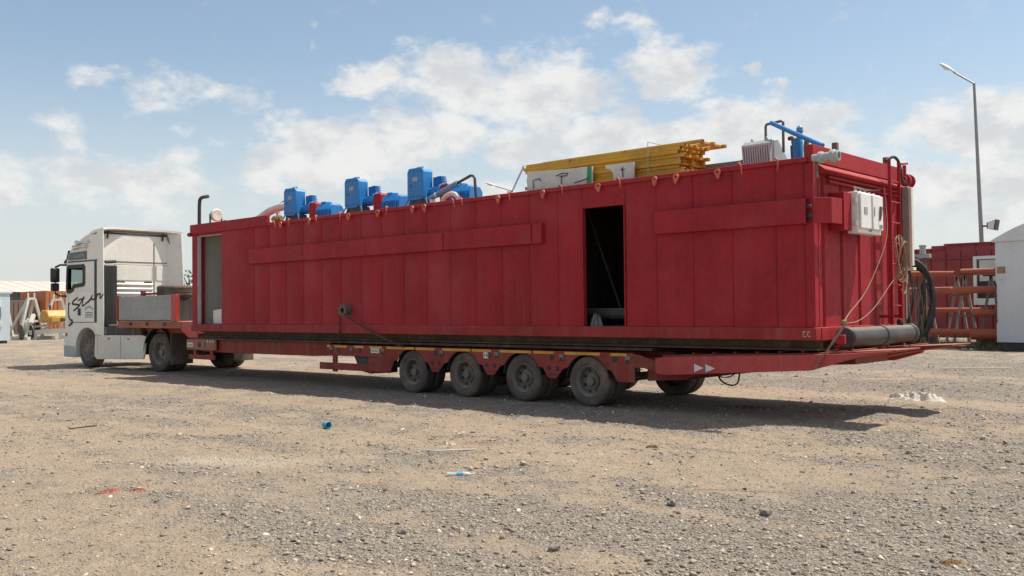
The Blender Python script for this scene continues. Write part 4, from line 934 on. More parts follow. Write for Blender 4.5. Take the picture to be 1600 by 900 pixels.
for k_, v in LT.items():
    L_ = MB(); sp_ = [(p.x, p.z) for p in spline([(a, 0, c) for a, c in v], 4)]
    ribbon(L_, sp_, .045 if k_ not in ('W','S') else .055, -1.2395); L_.build('door_lettering','mark_dark',tk,smooth=0)
L_ = MB(); rl = random.Random(8)
for i in range(9):
    t = i/8; x = -.07+t*.42; z = 1.60+.075*math.sin(PI*t); L_.box(x,x+.03,-1.2395,-1.2365,z,z+rl.uniform(.05,.07))
for i in range(12): L_.box(-.03+i*.033,-.03+i*.033+.024,-1.2395,-1.2365,1.525,1.555)
for i in range(5): ribbon(L_,[(-.04+i*.09,1.40),(-.04+i*.09,1.49),(.01+i*.09,1.49),(.01+i*.09,1.445),(-.03+i*.09,1.445)] if i % 2 else [(.01+i*.09,1.40),(-.04+i*.09,1.40),(-.04+i*.09,1.49),(.01+i*.09,1.49)],.02,-1.238)
tag(L_.build('door_small_print','mark_grey',tk,smooth=0),kind='stuff')
# sculpted details: arch lip, door seams, step recess, corner vane, side lamps, roof fairing lip
for sd in (-1, 1):
    y0, y1 = (-1.234,-1.221) if sd < 0 else (1.221,1.234)
    MB().lathe([(.63,y0),(.63,y1),(.675,y1),(.69,y0)],(.02,0,.5),'y',20,R_(40),R_(186),close=True).build('arch_lip','cab_white',tk)
    q = MB(); q.box(-1.0,.44,y0-.006*(-sd) if sd > 0 else y0+.009,y1+.0,1.255,1.272); q.box(.436,.446,y0,y1,1.28,2.96); q.build('door_seam','dark_steel',tk)
    MB().prism([(-1.13,1.30),(-1.04,1.30),(-1.06,2.1),(-1.13,2.1)],'y',y0,y1).build('corner_vane','cab_white',tk,.004)
    MB().box(-.52,-.30,y0,y1,2.05,2.075).build('door_badge','strap_grey',tk)
    MB().box(-1.20,-1.12,y0,y1,.86,.96).build('side_lamp','deck_orange',tk,.006)
    for x in (1.2,2.2): MB().box(x,x+.1,(-1.256 if sd < 0 else 1.246),(-1.246 if sd < 0 else 1.256),.80,.84).build('side_marker','deck_orange',tk,.004)
    MB().box(1.85,1.862,(-1.2485 if sd < 0 else 1.2455),(-1.2455 if sd < 0 else 1.2485),.29,.90).build('skirt_seam','dark_steel',tk)
MB().prism([(-.2,3.70),(.3,3.80),(.585,3.83),(.585,3.80),(.3,3.76),(-.2,3.66)],'y',-1.2,-1.17).build('fairing_lip','cab_white',tk,.004)
MB().prism([(-1.16,3.10),(-1.09,3.10),(-1.0,3.34),(-1.06,3.34)],'y',-1.23,-1.05).build('visor_end','black_plastic',tk,.006)
MB().tube(spline([(.64,-1.12,3.74),(.66,-1.13,3.45),(.63,-1.14,3.2),(.62,-1.15,2.99)]),.012,6).build('edge_seal','dark_steel',tk)
MB().tube(spline([(.64,.9,3.74),(.66,1.0,3.45),(.63,1.02,3.2),(.62,1.03,2.99)]),.014,6).build('edge_seal','dark_steel',tk)
MB().box(.602,.611,-1.14,1.05,3.745,3.80).build('fairing_shadow_strip','dark_steel',tk)  # dark strip painting the shadow line under the roof deflector lip
# air horns
for (x, z, y) in ((-.45,3.53,-1.235),(-.58,3.40,-1.25)):
    h_ = MB().lathe([(.0,-.02),(.075,-.02),(.06,.03),(.03,.09),(.02,.2),(.018,.5),(.045,.52),(.045,.6),(0,.61)],(x,y-.03,z),'x',14).build('air_horn','chrome',tk)
    for q in (.12,.45): MB().box(x+q,x+q+.02,y-.03,-1.14,z-.02,z+.01).build('horn_bracket','black_plastic',h_)
# roof deflector with a hollow trailing edge
rd = MB(); N = 24; top = []; 
for i in range(N+1):
    y = -1.23+2.46*i/N; u = abs(y)/1.23
    top.append((y, .635+.40*max(0, u-.2)**1.5, 3.95-.06*u**4, .06))
V = []; F = []
for (y, xe, z, th) in top: V += [(-.15,y,z-.24),(.35,y,z-.05),(xe,y,z),(xe,y,z-th),(.35,y,z-.14),(-.15,y,z-.28)]
for i in range(N):
    for j in range(6): F.append((i*6+j, (i+1)*6+j, (i+1)*6+(j+1) % 6, i*6+(j+1) % 6))
F += [tuple(range(6)), tuple(N*6+j for j in range(6))]
rd.add(V, F).build('roof_deflector','cab_white',tk,smooth=40)
for y in (-.95,.75): MB().bar((.615,y,3.62),(.70,y,3.84),.03,.05).build('deflector_strut','dark_steel',tk)
for z in (2.6, 3.1, 3.45): MB().bar((.62,1.15,z),(.9,1.2,z),.04).build('deflector_strut','dark_steel',tk)
# back of the cab: seams, pressed panels, grilles, air intake
rs = MB(); rs.box(.601,.609,-1.15,1.15,2.965,2.985); rs.box(.601,.608,.48,.505,1.7,3.55); rs.build('rear_seam','dark_steel',tk)
for y0, y1, z0, z1 in ((-.72,.42,2.45,2.88),(.56,1.08,2.45,2.88)):
    MB().box(.601,.612,y0,y1,z0,z1).build('rear_panel','cab_white',tk,.01)
    e_ = MB(); e_.box(.601,.606,y0-.02,y1+.02,z1+.006,z1+.018); e_.box(.601,.606,y0-.02,y0-.006,z0,z1); e_.box(.601,.606,y1+.006,y1+.02,z0,z1); e_.build('panel_groove','strap_grey',tk)
for i in range(4): MB().prism([(.601,2.30-i*.13),(.64,2.31-i*.13),(.645,2.34-i*.13),(.601,2.39-i*.13)],'y',-.72,.45).build('pressed_rib','cab_white',tk,.006)
for y in (-.66,.18): MB().box(.602,.618,y,y+.24,2.37,2.42).build('rear_vent','dark_steel',tk,.004)
MB().box(.605,.86,-1.15,-.78,1.15,2.86).build('air_intake','black_plastic',tk,.03)
MB().tube([(.7,-1.05,2.95),(.72,-.75,2.97)],.045,8).build('air_line_fitting','black_plastic',tk)
# chassis
for y in (-.45,.37): MB().box(-1.1,4.75,y,y+.08,.74,1.0).build('chassis_rail','dark_steel',tk,.006)
for x in (.2,1.2,2.4,4.5): MB().box(x,x+.1,-.37,.37,.78,.96).build('cross_member','dark_steel',tk)
for sd in (-1, 1):
    a_, c_ = (-1.245,-1.20) if sd < 0 else (1.20,1.245)
    MB().prism([(.64,.24),(2.98,.30),(3.04,.45),(3.08,.90),(2.9,.93),(.64,.90)],'y',a_,c_).build('side_skirt','skirt_white',tk,.012)
    MB().prism([(.46,.32),(.62,.24),(.62,.92),(.5,.91),(.6,.70),(.63,.5)][:4]+[(.50,.88)],'y',a_,c_).build('step_panel','skirt_white',tk,.008)
    f_ = MB().prism([(.95,.40),(2.7,.40),(2.75,.5),(2.75,1.1),(2.65,1.2),(1.05,1.2),(.95,1.1)],'y',(-1.17 if sd < 0 else .55),(-.55 if sd < 0 else 1.17)).build('fuel_tank','dark_steel',tk,.04)
    MB().lathe([(.60,(-1.25 if sd < 0 else .58)),(.60,(-.58 if sd < 0 else 1.25)),(.63,(-.58 if sd < 0 else 1.25)),(.63,(-1.25 if sd < 0 else .58))],(3.62,0,.5),'y',24,R_(-5),R_(178),close=True).build('rear_mudguard','black_plastic',tk)
    MB().box(4.26,4.29,(-1.25 if sd < 0 else .62),(-.62 if sd < 0 else 1.25),.2,1.0).build('mud_flap','rubber',tk)
    wheel(tk,.02,sd*1.2,.5,.30,sd,.30,.03,rm='rim_dark'); wheel(tk,3.62,sd*1.2,.5,.29,sd,.30,.16,rm='rim_grey'); wheel(tk,3.62,sd*.87,.5,.29,sd,.30,.04,rm='rim_dark')
MB().tube([(0,-1.0,.5),(0,1.0,.5)],.07,10).build('front_axle','dark_steel',tk); MB().tube([(3.62,-.9,.5),(3.62,.9,.5)],.12,12).build('drive_axle','dark_steel',tk)
MB().lathe([(0,-.1),(.18,-.1),(.24,0),(.18,.1),(0,.1)],(3.62,0,.5),'x',16).build('differential','dark_steel',tk)
MB().lathe([(.2,0),(.48,0),(.48,.05),(.2,.05)],(3.3,0,1.03),'z',24,close=True).build('fifth_wheel','dark_steel',tk)
for i in range(3): MB().tube(spline([(.9,-.3+.25*i,1.7),(1.1,-.3+.25*i,1.35),(1.6,-.25+.22*i,1.2),(1.95,-.2+.2*i,1.45)]),.018,6).build('air_coil','hose_black',tk)
MB().box(-1.5,-1.44,-.26,.26,.42,.53).build('number_plate','mark_white',tk)
MB().box(-1.46,-1.42,-.9,.9,.9,1.7).build('front_grille','black_plastic',tk)
# ------------------------------------------------------------------ right background
wc = root('white_cabin', (-2.4, 24.2, 0), 'white site cabin with an arched roof at the right edge of the yard', 'cabin')
MB().box(-3.95,-.75,22.0,26.5,.28,3.55).build('wall','cabin_white',wc,.01)
ar = [(-4.05,3.552)]+[(-4.05+3.4*i/14, 3.60+.62*math.sin(PI*i/14)) for i in range(15)]+[(-.65,3.552)]
MB().prism(ar,'y',21.93,26.6).build('roof','cabin_white',wc)
for y in (22.05, 24.2, 26.2): MB().box(-3.9,-.8,y,y+.2,.0,.275).build('skid_beam','dark_steel',wc)
MB().box(-3.9,-3.65,21.985,21.9985,2.52,2.74).build('notice','wood',wc); MB().box(-3.84,-3.72,21.985,21.9985,2.25,2.36).build('notice','pale_wall',wc)
for z in (.95,1.55,1.75,2.1): MB().box(-3.965,-3.915,21.96,21.9985,z,z+.06).build('door_hinge','dark_steel',wc)
MB().tube([(-3.93,21.975,.9),(-3.93,21.975,2.2)],.012,6).build('lock_bar','dark_steel',wc)
rc_ = root('red_cabin', (-6.5, 28.2, 0), 'dark red site cabin with a white framed window behind the pipe rack', 'cabin')
RX = [-11.5+i*.55 for i in range(16)]
for a, c in zip(RX[:-1], RX[1:]):
    h_ = 3.66 if c < -7.1 else 3.82
    if a < -5.2 and c > -6.0: MB().prism([(a+.004,27.03),(a+.03,27.0),(c-.03,27.0),(c-.004,27.03),(c-.004,27.05),(a+.004,27.05)],'z',.25,1.55).build('wall_panel','cabin_red',rc_); MB().prism([(a+.004,27.03),(a+.03,27.0),(c-.03,27.0),(c-.004,27.03),(c-.004,27.05),(a+.004,27.05)],'z',3.35,h_).build('wall_panel','cabin_red',rc_)
    else: MB().prism([(a+.004,27.03),(a+.03,27.0),(c-.03,27.0),(c-.004,27.03),(c-.004,27.05),(a+.004,27.05)],'z',.25,h_).build('wall_panel','cabin_red',rc_)
MB().box(-11.5,-3.25,27.06,29.4,.25,3.6).build('body','cabin_red',rc_)
MB().box(-11.6,-7.16,26.93,29.5,3.665,3.72).build('roof_edge','cabin_red',rc_); MB().box(-7.15,-3.2,26.93,29.5,3.825,3.88).build('roof_edge','cabin_red',rc_)
MB().box(-11.5,-3.3,26.94,26.998,3.28,3.33).build('gutter','cabin_red',rc_)
wf = MB(); wf.box(-6.1,-5.98,26.93,27.055,1.5,3.35); wf.box(-5.2,-5.08,26.93,27.055,1.5,3.35); wf.box(-5.98,-5.2,26.93,27.055,3.23,3.35); wf.box(-5.98,-5.2,26.93,27.055,1.5,1.75); wf = wf.build('window_frame','white_enamel',rc_,.01)
MB().box(-5.975,-5.205,27.02,27.035,1.755,3.225).build('window_glass','dark_glass',wf); MB().box(-5.9,-5.25,27.0,27.018,2.4,3.2).build('shutter','pale_wall',wf)
for x in (-11,-8.5,-6,-3.8): MB().box(x,x+.3,27.1,29.3,0,.25).build('skid_beam','dark_steel',rc_)
# pipe rack with orange pipes
rk = root('pipe_rack', (-5.5, 23.2, 0), 'rusty steel rack of splayed A frames standing before the red cabin', 'rack')
for xa, yy in ((-5.2,23.0),(-4.45,23.3),(-6.6,23.3),(-5.9,24.4)):
    for s in (-.42,.42): MB().bar((xa,yy,2.5),(xa+s,yy,.0),.075,.075).build('frame_leg','frame_grey',rk)
    for z in (.42,1.14,1.86): MB().bar((xa-.42*(2.5-z)/2.5-.05,yy-.06,z),(xa+.42*(2.5-z)/2.5+.05,yy-.06,z),.05,.05).build('frame_arm','rust_pipe',rk)
    MB().bar((xa-.25,yy,2.5),(xa+.25,yy,2.5),.07,.05).build('frame_head','rust_pipe',rk)
def opipe(x0, x1, y, z, r, label, tilt=0., mat='orange_pipe'):
    o = MB().lathe([(r*.8,0),(r,0),(r,x1-x0),(r*.8,x1-x0)],(0,0,0),'x',14,close=True).build('orange_pipe',mat)
    b_ = root  # plain mesh thing
    o.location = (x0+(x1-x0)/2, y, z-r); o.rotation_euler = (0, tilt, 0)
    tag(o, label, 'pipe', 'orange pipes on the rack'); return o
opipe(-7.1,-5.5,22.88,2.61,.095,'orange pipe at the upper left of the rack, partly behind the hose loop',.03)
opipe(-5.35,-3.6,23.1,2.64,.115,'orange pipe lying across the heads of the two right hand A frames')
opipe(-7.05,-4.0,22.86,2.02,.125,'long orange pipe on the second level of the rack, reaching the white cabin')
opipe(-6.75,-4.45,23.1,1.34,.08,'weathered thin orange pipe on the third level of the rack')
opipe(-4.93,-3.8,22.84,1.24,.11,'short orange pipe on the third level, ending beside the white cabin')
opipe(-6.4,-4.85,22.9,.58,.115,'mottled orange pipe at the bottom left of the rack',.01)
opipe(-4.95,-3.7,22.75,.52,.19,'fattest orange pipe, lowest on the rack next to the white cabin')
# hose loops and valve stand behind the rear corner
hs = root('hose_coil', (-6.0, 20.6, 0), 'great hanging loops of black hose seen behind the container corner', 'hose')
rh = random.Random(4)
MB().bar((-6.9,20.6,0),(-6.9,20.6,3.2),.1).build('hanger_post','rust_pipe',hs); MB().bar((-6.95,20.6,3.05),(-5.9,20.6,3.05),.09).build('hanger_arm','rust_pipe',hs)
for q in range(9):
    pts = []; A_ = .74-.035*q+.06*rh.random(); B_ = 1.46-.05*q+.1*rh.uniform(-1,.3)
    for i in range(37):
        t = 2*PI*i/36; pts.append((-6.10+(A_+.02*math.sin(3*t+q))*math.cos(t), 20.6+(q-4)*.08+.1*math.sin(t*2+q), 1.66+B_*math.sin(t)))
    MB().tube(pts,.042,9,caps=False).build('hose_turn','hose_black',hs)
for q in range(26):
    x = -6.75+q*.045+rh.uniform(-.05,.05); z0 = 2.55-abs(q-14)*.03+rh.uniform(-.3,.1); MB().tube(spline([(x,20.4+rh.uniform(-.1,.1),z0),(x+rh.uniform(-.12,.12),20.35,z0*.7),(x+rh.uniform(-.12,.12),20.4,z0*.35),(x+rh.uniform(-.2,.2),20.3,.1)]),rh.uniform(.02,.045),6).build('hanging_lead',rh.choice(['hose_black','hose_black','strap_grey','rust_pipe']),hs)
vs_ = root('valve_stand', (-5.85, 21.3, 0), 'grey steel post with a cross plate and capped cylinder behind the hose loops', 'stand')
MB().box(-6.02,-5.9,21.25,21.35,0,3.08).build('post','rust_pipe',vs_,.006); MB().box(-6.35,-5.75,21.2,21.4,3.085,3.22).build('cross_plate','galv',vs_,.008)
MB().lathe([(0,0),(.1,0),(.1,.24),(.12,.25),(.12,.3),(0,.33)],(-6.0,21.3,3.225),'z',12).build('capped_cylinder','galv',vs_)
for q in (.9,1.9): MB().bar((-6.6,21.3,q),(-6.0,21.3,q),.06).build('rung','galv',vs_)
# tall street lamp with a floodlight, and the far one beyond the container
def street_lamp(base, top, arm, label, flood=None, s=1.):
    L_ = root('street_lamp', (base[0],base[1],0), label, 'lamp', 'street lamps of the yard')
    bx, by = base; tx, ty, tz = top; ax, ay, az_ = arm
    MB().tube([(bx,by,0),(tx,ty,tz)],[.12*s,.055*s],12).build('pole','lamp_grey',L_)
    MB().box(bx-.2*s,bx+.2*s,by-.2*s,by+.2*s,0,.04).build('base_plate','lamp_grey',L_)
    MB().tube([(tx,ty,tz-.02),(ax,ay,az_)],.04*s,10).build('arm','lamp_grey',L_)
    d = Vector((ax-tx,ay-ty,(az_-tz))).normalized(); e = Vector((ax,ay,az_))
    side_ = d.cross(Vector((0,0,1))).normalized(); upn = side_.cross(d)
    h = MB(); V = []; F = []; n_ = 12
    prof = [(-.1,.05,.05),(.05,.09,.07),(.25,.15,.10),(.5,.17,.11),(.68,.13,.09),(.78,.04,.03)]
    for (t, wd, hh) in prof:
        for j in range(n_):
            a = 2*PI*j/n_; V.append(e+d*t*s+side_*(wd*s*math.cos(a))+upn*(hh*s*math.sin(a)*(1 if math.sin(a) > 0 else .45)+.02*s))
    for i in range(len(prof)-1):
        for j in range(n_): F.append((i*n_+j, i*n_+(j+1) % n_, (i+1)*n_+(j+1) % n_, (i+1)*n_+j))
    F += [tuple(range(n_))[::-1], tuple((len(prof)-1)*n_+j for j in range(n_))]
    hd = h.add(V, F).build('lamp_head','cabin_white',L_)
    g_ = MB(); c0 = e+d*.42*s-upn*.045*s
    ring = [c0+d*(.24*s*math.cos(2*PI*j/14))+side_*(.12*s*math.sin(2*PI*j/14)) for j in range(14)]
    g_.add([tuple(q) for q in ring]+[tuple(c0-upn*.05*s)], [(j,(j+1) % 14,14) for j in range(14)]); g_.build('lamp_lens','lens',hd)
    if flood:
        fx, fy, fz = flood
        MB().bar((fx-.3,fy,fz),(fx-.1,fy,fz),.07).build('flood_bracket','dark_steel',L_)
        V = [(fx-.1,fy-.12,fz-.12),(fx-.1,fy+.12,fz-.12),(fx-.1,fy+.12,fz+.14),(fx-.1,fy-.12,fz+.14),(fx+.28,fy-.36,fz-.22),(fx+.28,fy+.2,fz-.22),(fx+.36,fy+.2,fz+.24),(fx+.36,fy-.36,fz+.24)]
        f_ = MB().add(V,[(0,1,2,3),(4,7,6,5),(0,4,5,1),(1,5,6,2),(2,6,7,3),(3,7,4,0)]).build('floodlight','dark_steel',L_,.01)
        MB().add([(fx-.02,fy-.225,fz-.13),(fx+.25,fy-.365,fz-.18),(fx+.32,fy-.365,fz+.2),(fx-.02,fy-.225,fz+.15),(fx-.02,fy-.235,fz-.13),(fx+.25,fy-.375,fz-.18),(fx+.32,fy-.375,fz+.2),(fx-.02,fy-.235,fz+.15)],[(0,1,2,3),(4,7,6,5),(0,4,5,1),(1,5,6,2),(2,6,7,3),(3,7,4,0)]).build('flood_glass','lens',f_)
    return L_
street_lamp((-7.42,33.0),(-7.70,33.0,11.26),(-8.55,33.0,11.90),'tall grey street lamp with a floodlight, rising behind the red cabin',(-7.18,33.0,4.94))
street_lamp((-41.7,40.1),(-41.85,40.1,10.28),(-42.75,39.4,10.62),'distant street lamp whose head shows above the container roof')
# dry weeds under the rack
gb = MB(); rg = random.Random(6)
for i in range(1500):
    x, y = rg.uniform(-9.5,-3.6), rg.uniform(21.6,23.6); h_ = rg.uniform(.1,.42)*(1.1 if y > 22 else .6); a = rg.uniform(0,6.28); wv = .012; lx, ly = rg.uniform(-.15,.15), rg.uniform(-.15,.15)
    z = -.02+.06
    gb.add([(x-wv*math.cos(a),y-wv*math.sin(a),z),(x+wv*math.cos(a),y+wv*math.sin(a),z),(x+lx,y+ly,z+h_)],[(0,1,2)])
tag(gb.build('dry_weeds','dry_grass',None,smooth=0),'dry brown weeds growing under the pipe rack','weeds',None,'stuff')
for i, (x, y, l_, r, lb) in enumerate(((-8.2,22.6,1.2,.06,'rusty scrap pipe lying left in the weeds under the rack'),(-6.3,22.1,1.6,.05,'rusty scrap pipe lying in front of the pipe rack'))):
    o = MB().tube([(x,y,.09),(x+l_,y+.2,.10)],r,8).build('scrap_pipe','rust_pipe'); tag(o,lb,'pipe')

# ------------------------------------------------------------------ left background
lc_ = root('blue_cabin', (-49.3, 6.8, 0), 'pale blue site cabin cut off by the left edge', 'cabin')
MB().box(-52.5,-47.85,5.0,7.6,.15,2.6).build('wall','cabin_blue',lc_,.01); MB().box(-52.6,-47.8,4.9,7.7,2.603,2.68).build('roof','cabin_blue',lc_,.01)
MB().box(-47.848,-47.80,6.95,7.15,1.9,2.25).build('meter_box','cabin_white',lc_,.01); MB().tube(spline([(-47.8,7.1,1.9),(-47.78,7.12,1.5),(-47.8,7.05,1.1),(-47.8,6.9,.8)]),.02,6).build('cable','hose_black',lc_)
MB().box(-47.848,-47.78,6.85,7.2,.85,1.15).build('junction_box','pale_wall',lc_,.01)
for x in (-52.3,-50,-48.2): MB().box(x,x+.25,5.1,7.5,0,.145).build('skid_beam','dark_steel',lc_)
sh = root('long_shed', (-100, 26, 0), 'long low shed with a pale roof beyond the yard', 'building')
MB().prism([(-115,0),(-94.2,0),(-94.2,3.7),(-115,3.7)],'y',10,70).build('wall','shed_wall',sh)
MB().prism([(-93.4,3.72),(-104,5.15),(-115.6,3.72),(-104,4.95)],'y',9.5,70.5).build('roof','roof_pale',sh)
for i in range(58): MB().box(-94.2+.0,-94.14,10.2+i,10.3+i,.1,3.69).build('wall_rib','shed_wall',sh)
for i in range(40):
    y = 9.6+i*1.5; MB().prism([(-93.42,3.735),(-104,5.165),(-104,5.172),(-93.42,3.742)],'y',y,y+.05).build('roof_seam','roof_pale',sh)
MB().bar((-98,21.2,4.4),(-97.6,21.6,5.2),.08).build('roof_vent','dark_steel',sh)
def obox(x0, y0, w_, d_, h_, label, mat='box_orange', nr=7):
    o = root('shipping_box', (x0, y0, 0), label, 'container', 'orange steel boxes by the shed')
    MB().box(x0,x0+w_,y0,y0+d_,.12,h_).build('body',mat,o,.02)
    for i in range(nr): MB().box(x0+w_+.001,x0+w_+.05,y0+d_*(i+.25)/nr,y0+d_*(i+.7)/nr,.25,h_-.12).build('corrugation',mat,o)
    for q in (.02, d_-.14): MB().box(x0+w_+.001,x0+w_+.07,y0+q,y0+q+.12,.12,h_).build('corner_post',mat,o)
    return o
obox(-78,16.2,5,2.4,2.6,'dull brown steel box behind the white lifting frames','rust_pipe'); obox(-77,18.9,5,2.1,3.35,'orange steel box behind the yellow engine'); obox(-79,21.4,5,3,2.6,'dark orange steel box close to the front of the tractor')
# white lifting frames
def aframe(x, y, h, w_, label, tilt=0., lean=0.):
    o = root('lifting_frame', (x, y, 0), label, 'frame', 'white steel frames on the left of the yard')
    ca_, sa_ = math.cos(tilt), math.sin(tilt)
    def P_(u, v, z): return (x+u*ca_-v*sa_+lean*z, y+u*sa_+v*ca_, z)
    for s in (-1, 1):
        MB().bar(P_(0,s*w_*.2,h),P_(.1,s*w_*.75,.1),.17,.14).build('frame_leg','rig_cream',o)
        MB().bar(P_(0,s*w_*.2,h),P_(-1.6,s*w_*.5,.12),.11,.11).build('back_stay','rig_cream',o)
    for z in (.25, h*.45, h): MB().bar(P_(0,-w_*(.75-.55*z/h),z),P_(0,w_*(.75-.55*z/h),z),.13,.13).build('cross_beam','rig_cream',o)
    for s in (-.2,.2): MB().bar(P_(0,s,h),P_(0,s,h+.35),.09,.06).build('head_lug','rig_cream',o)
    MB().bar(P_(-1.6,-w_*.6,.1),P_(1.0,-w_*.7,.1),.22,.2).build('skid','rig_cream',o); MB().bar(P_(-1.6,w_*.6,.1),P_(1.0,w_*.7,.1),.22,.2).build('skid','rig_cream',o)
    return o
aframe(-54.5,11.2,2.45,1.1,'white A shaped lifting frame with an open side, second from the blue cabin',.2)
aframe(-55.6,10.0,2.3,.9,'white lifting frame half hidden by the blue cabin',.5,.05)
aframe(-55.2,13.0,2.4,1.3,'white lifting frame standing behind the yellow engine',-.15)
pl = root('white_skid_base', (-53.3, 12.2, 0), 'low white steel skid between the lifting frame and the tractor', 'skid')
MB().bar((-53.9,10.9,.42),(-51.9,13.6,.62),.3,.28).build('skid_beam','rig_cream',pl); MB().bar((-54.3,11.2,.75),(-53.2,12.3,.95),.12,.12).build('skid_rail','rig_cream',pl)
MB().bar((-53.9,11.2,.28),(-53.3,11.75,.85),.12,.1).build('skid_stay','rig_cream',pl)
for t in (0,.5,1): MB().bar((-53.7+1.7*t,11.1+2.3*t,0),(-53.7+1.7*t,11.1+2.3*t,.5),.15).build('skid_foot','rig_cream',pl)
dr_ = root('cable_drum', (-54.0, 10.8, 0), 'dark cable drum with white sheave at the foot of the lifting frame', 'drum')
MB().lathe([(0,-.3),(.45,-.3),(.45,-.24),(.2,-.22),(.2,.22),(.45,.24),(.45,.3),(0,.3)],(-54.0,10.7,.47),'y',18).build('drum','dark_steel',dr_)
MB().bar((-53.7,10.5,.15),(-54.0,10.9,1.25),.22,.16).build('drum_arm','rig_cream',dr_); MB().bar((-53.5,10.8,1.0),(-53.75,11.05,1.5),.2,.16).build('drum_link','rig_cream',dr_)
en = root('yellow_engine', (-53.2, 12.1, .95), 'yellow engine housing on the white skid', 'engine')
MB().prism([(-54.0,1.0),(-52.9,1.0),(-52.8,1.35),(-53.1,1.75),(-53.9,1.75),(-54.1,1.4)],'y',11.5,12.7).build('hood','engine_yellow',en,.08)
MB().box(-52.88,-52.80,11.7,12.2,1.05,1.32).build('side_door','engine_yellow',en,.02); MB().box(-52.83,-52.78,12.25,12.6,1.08,1.25).build('grille','dark_steel',en)
MB().tube([(-53.5,11.9,1.7),(-53.5,11.9,2.05)],.06,8).build('exhaust','dark_steel',en)
# small tree glimpsed between cab and container
te = root('young_tree', (-36.5, 11.5, 0), 'small green tree glimpsed between the cab and the container', 'tree')
MB().tube([(-36.5,11.5,0),(-36.45,11.5,1.2),(-36.55,11.55,2.4),(-36.5,11.5,3.3)],[.09,.07,.05,.02],8).build('trunk','bark',te)
for q in range(5):
    a = q*1.3; MB().tube([(-36.5,11.5,1.5+.3*q),(-36.5+.5*math.cos(a),11.5+.5*math.sin(a),2.1+.3*q)],[.035,.012],6).build('limb','bark',te)
cr = MB(); rt_ = random.Random(9)
for q in range(1500):
    c = rt_.choice([(0,0,2.9,.7),(.4,.2,2.4,.5),(-.4,-.3,2.5,.5),(.1,-.5,2.2,.45),(-.2,.5,2.0,.45)])
    v_ = Vector((rt_.gauss(0,1),rt_.gauss(0,1),rt_.gauss(0,1))).normalized()*c[3]*rt_.uniform(.5,1.05)
    p = Vector((-36.5+c[0],11.5+c[1],c[2]))+v_*Vector((1,1,1)).length/1.732
    a_ = Vector((rt_.gauss(0,1),rt_.gauss(0,1),rt_.gauss(0,1))).normalized()*.06; b_ = a_.cross(Vector((rt_.gauss(0,1),rt_.gauss(0,1),rt_.gauss(0,1)))).normalized()*.035
    cr.add([tuple(p-a_),tuple(p+b_),tuple(p+a_),tuple(p-b_)],[(0,1,2,3)])
cr.build('crown','leaf',te,smooth=0)

# ------------------------------------------------------------------ litter on the yard
gz = lambda x, y: float(height(np.array([x]), np.array([y]))[0])
def G3(x, y, dz=0.): return (x, y, gz(x, y)+dz)
tag(crumple('sack',(.38,.21,.15),'sack_white',G3(-.1,3.75,-.01),21,30,.75,rot=.5,fold=3.6),'crumpled white woven sack on the gravel near the shadow tip','sack')
cup = root('blue_cup', G3(-4.83,-4.05), 'small crushed blue plastic cup on the dirt before the trailer', 'cup')
MB().lathe([(0,-.05),(.035,-.05),(.045,.05),(.04,.05),(.03,-.04)],(-4.83,-4.05,gz(-4.83,-4.05)+.045),'x',14).build('cup_body','plastic_blue',cup); MB().lathe([(.044,.045),(.052,.05),(.044,.056)],(-4.83,-4.05,gz(-4.83,-4.05)+.045),'x',14,close=True).build('cup_rim','plastic_blue',cup)
bt = root('plastic_bottle', G3(-.92,-5.46), 'flattened clear plastic bottle with a blue label lying on the stones', 'bottle', rotz=R_(50), local=True)
MB().lathe([(0,-.12),(.024,-.12),(.028,-.10),(.021,-.06),(.024,-.03),(.026,.04),(.024,.06),(.011,.10),(.011,.12),(0,.12)],(0,0,.012),'x',16).build('bottle_body','plastic_clear',bt)
MB().lathe([(.0255,-.03),(.0265,-.03),(.027,.03),(.026,.03)],(0,0,.012),'x',16,close=True).build('label_band','plastic_blue',bt); MB().lathe([(0,.121),(.012,.121),(.012,.135),(0,.135)],(0,0,.012),'x',12).build('bottle_cap','mark_white',bt)
tag(MB().tube(spline([G3(-2.2,-4.75,.02),G3(-2.05,-4.72,.02),G3(-1.93,-4.6,.018),G3(-1.78,-4.38,.02)]),.008,7).build('plastic_strip','sack_white'),'bent white plastic strip lying below the crumpled paper','strip')
tag(crumple('paper',(.09,.055,.06),'paper_cream',G3(-2.49,-4.1),5,12,.7,rot=.6),'crumpled cream paper on the dirt above the bent white strip','paper')
tag(crumple('paper_scrap',(.09,.035,.03),'paper_cream',G3(-3.09,-3.35),8,10,.4,rot=.4),'yellowish paper scrap lying just beyond the crumpled paper','paper')
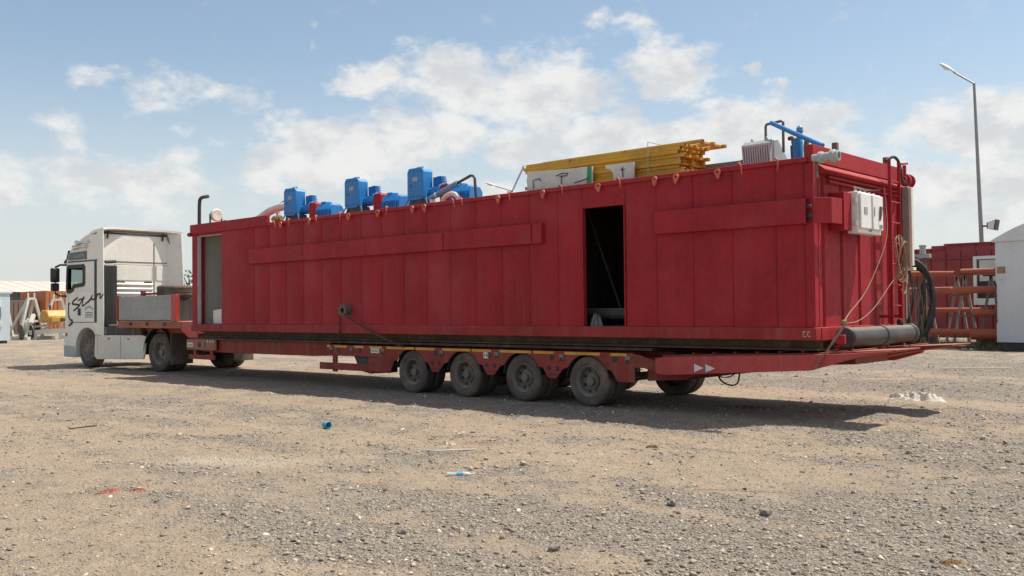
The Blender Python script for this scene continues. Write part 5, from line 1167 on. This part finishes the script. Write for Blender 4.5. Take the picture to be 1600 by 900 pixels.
tag(crumple('red_rag',(.10,.04,.03),'rag_red',G3(-2.50,-7.98),15,14,.6,rot=.75),'torn red rag on the left foreground gravel, left piece of two','rag')
tag(crumple('red_rag',(.07,.035,.025),'rag_red',G3(-2.40,-7.78),16,12,.5,rot=.6),'smaller red rag piece just right of the torn red rag','rag')
tag(crumple('ochre_clod',(.085,.05,.03),'rag_ochre',G3(3.47,-5.75),17,14,.5,rot=.6),'flat ochre lump on the gravel in the lower right corner','clod')
tag(crumple('ochre_rag',(.07,.04,.035),'rag_ochre',G3(-.47,-3.0),18,12,.6,rot=.5),'small ochre rag on the dirt in front of the last trailer wheel','rag')
tag(MB().bar(G3(-7.2,-6.35,.02),G3(-6.95,-6.1,.05),.018,.014).build('stick','bark'),'short dark stick on the left side of the yard','stick')
tag(MB().bar(G3(-1.5,9.2,.03),G3(-.3,9.6,.05),.10,.02).build('board','paper_cream'),'pale board lying on the far gravel near the white cabin','board')
def stone(x, y, s, seed, label, mat='rock_dark'):
    r_ = random.Random(seed); bm = bmesh.new(); bmesh.ops.create_icosphere(bm, subdivisions=2, radius=1)
    me = bpy.data.meshes.new('stone'); ax = (1, r_.uniform(.6,.9), r_.uniform(.5,.7))
    for v_ in bm.verts:
        f = .8+.35*math.sin(3*v_.co.x+seed)*math.cos(2.6*v_.co.y+seed*2)+.12*r_.uniform(-1,1); v_.co = Vector((v_.co.x*ax[0]*f*s, v_.co.y*ax[1]*f*s, v_.co.z*ax[2]*f*s))
    bm.to_mesh(me); bm.free(); o = bpy.data.objects.new('stone', me); COL.objects.link(o); me.materials.append(MATS[mat]); o.location = G3(x, y, s*.3); o.rotation_euler = (0,0,r_.uniform(0,6))
    tag(o, label, 'stone', 'larger stones on the yard')
stone(1.51,-7.03,.045,1,'dark fist sized stone at the bottom of the yard, right of the middle'); stone(2.04,-5.29,.06,2,'flat dark stone in the right foreground, larger than its neighbours'); stone(1.34,-5.44,.05,3,'dark stone alone on the gravel right of the middle'); stone(1.05,-7.0,.03,5,'small tan stone left of the fist sized stone','rope'); stone(.45,-7.35,.035,6,'dark stone in the lower middle of the yard')
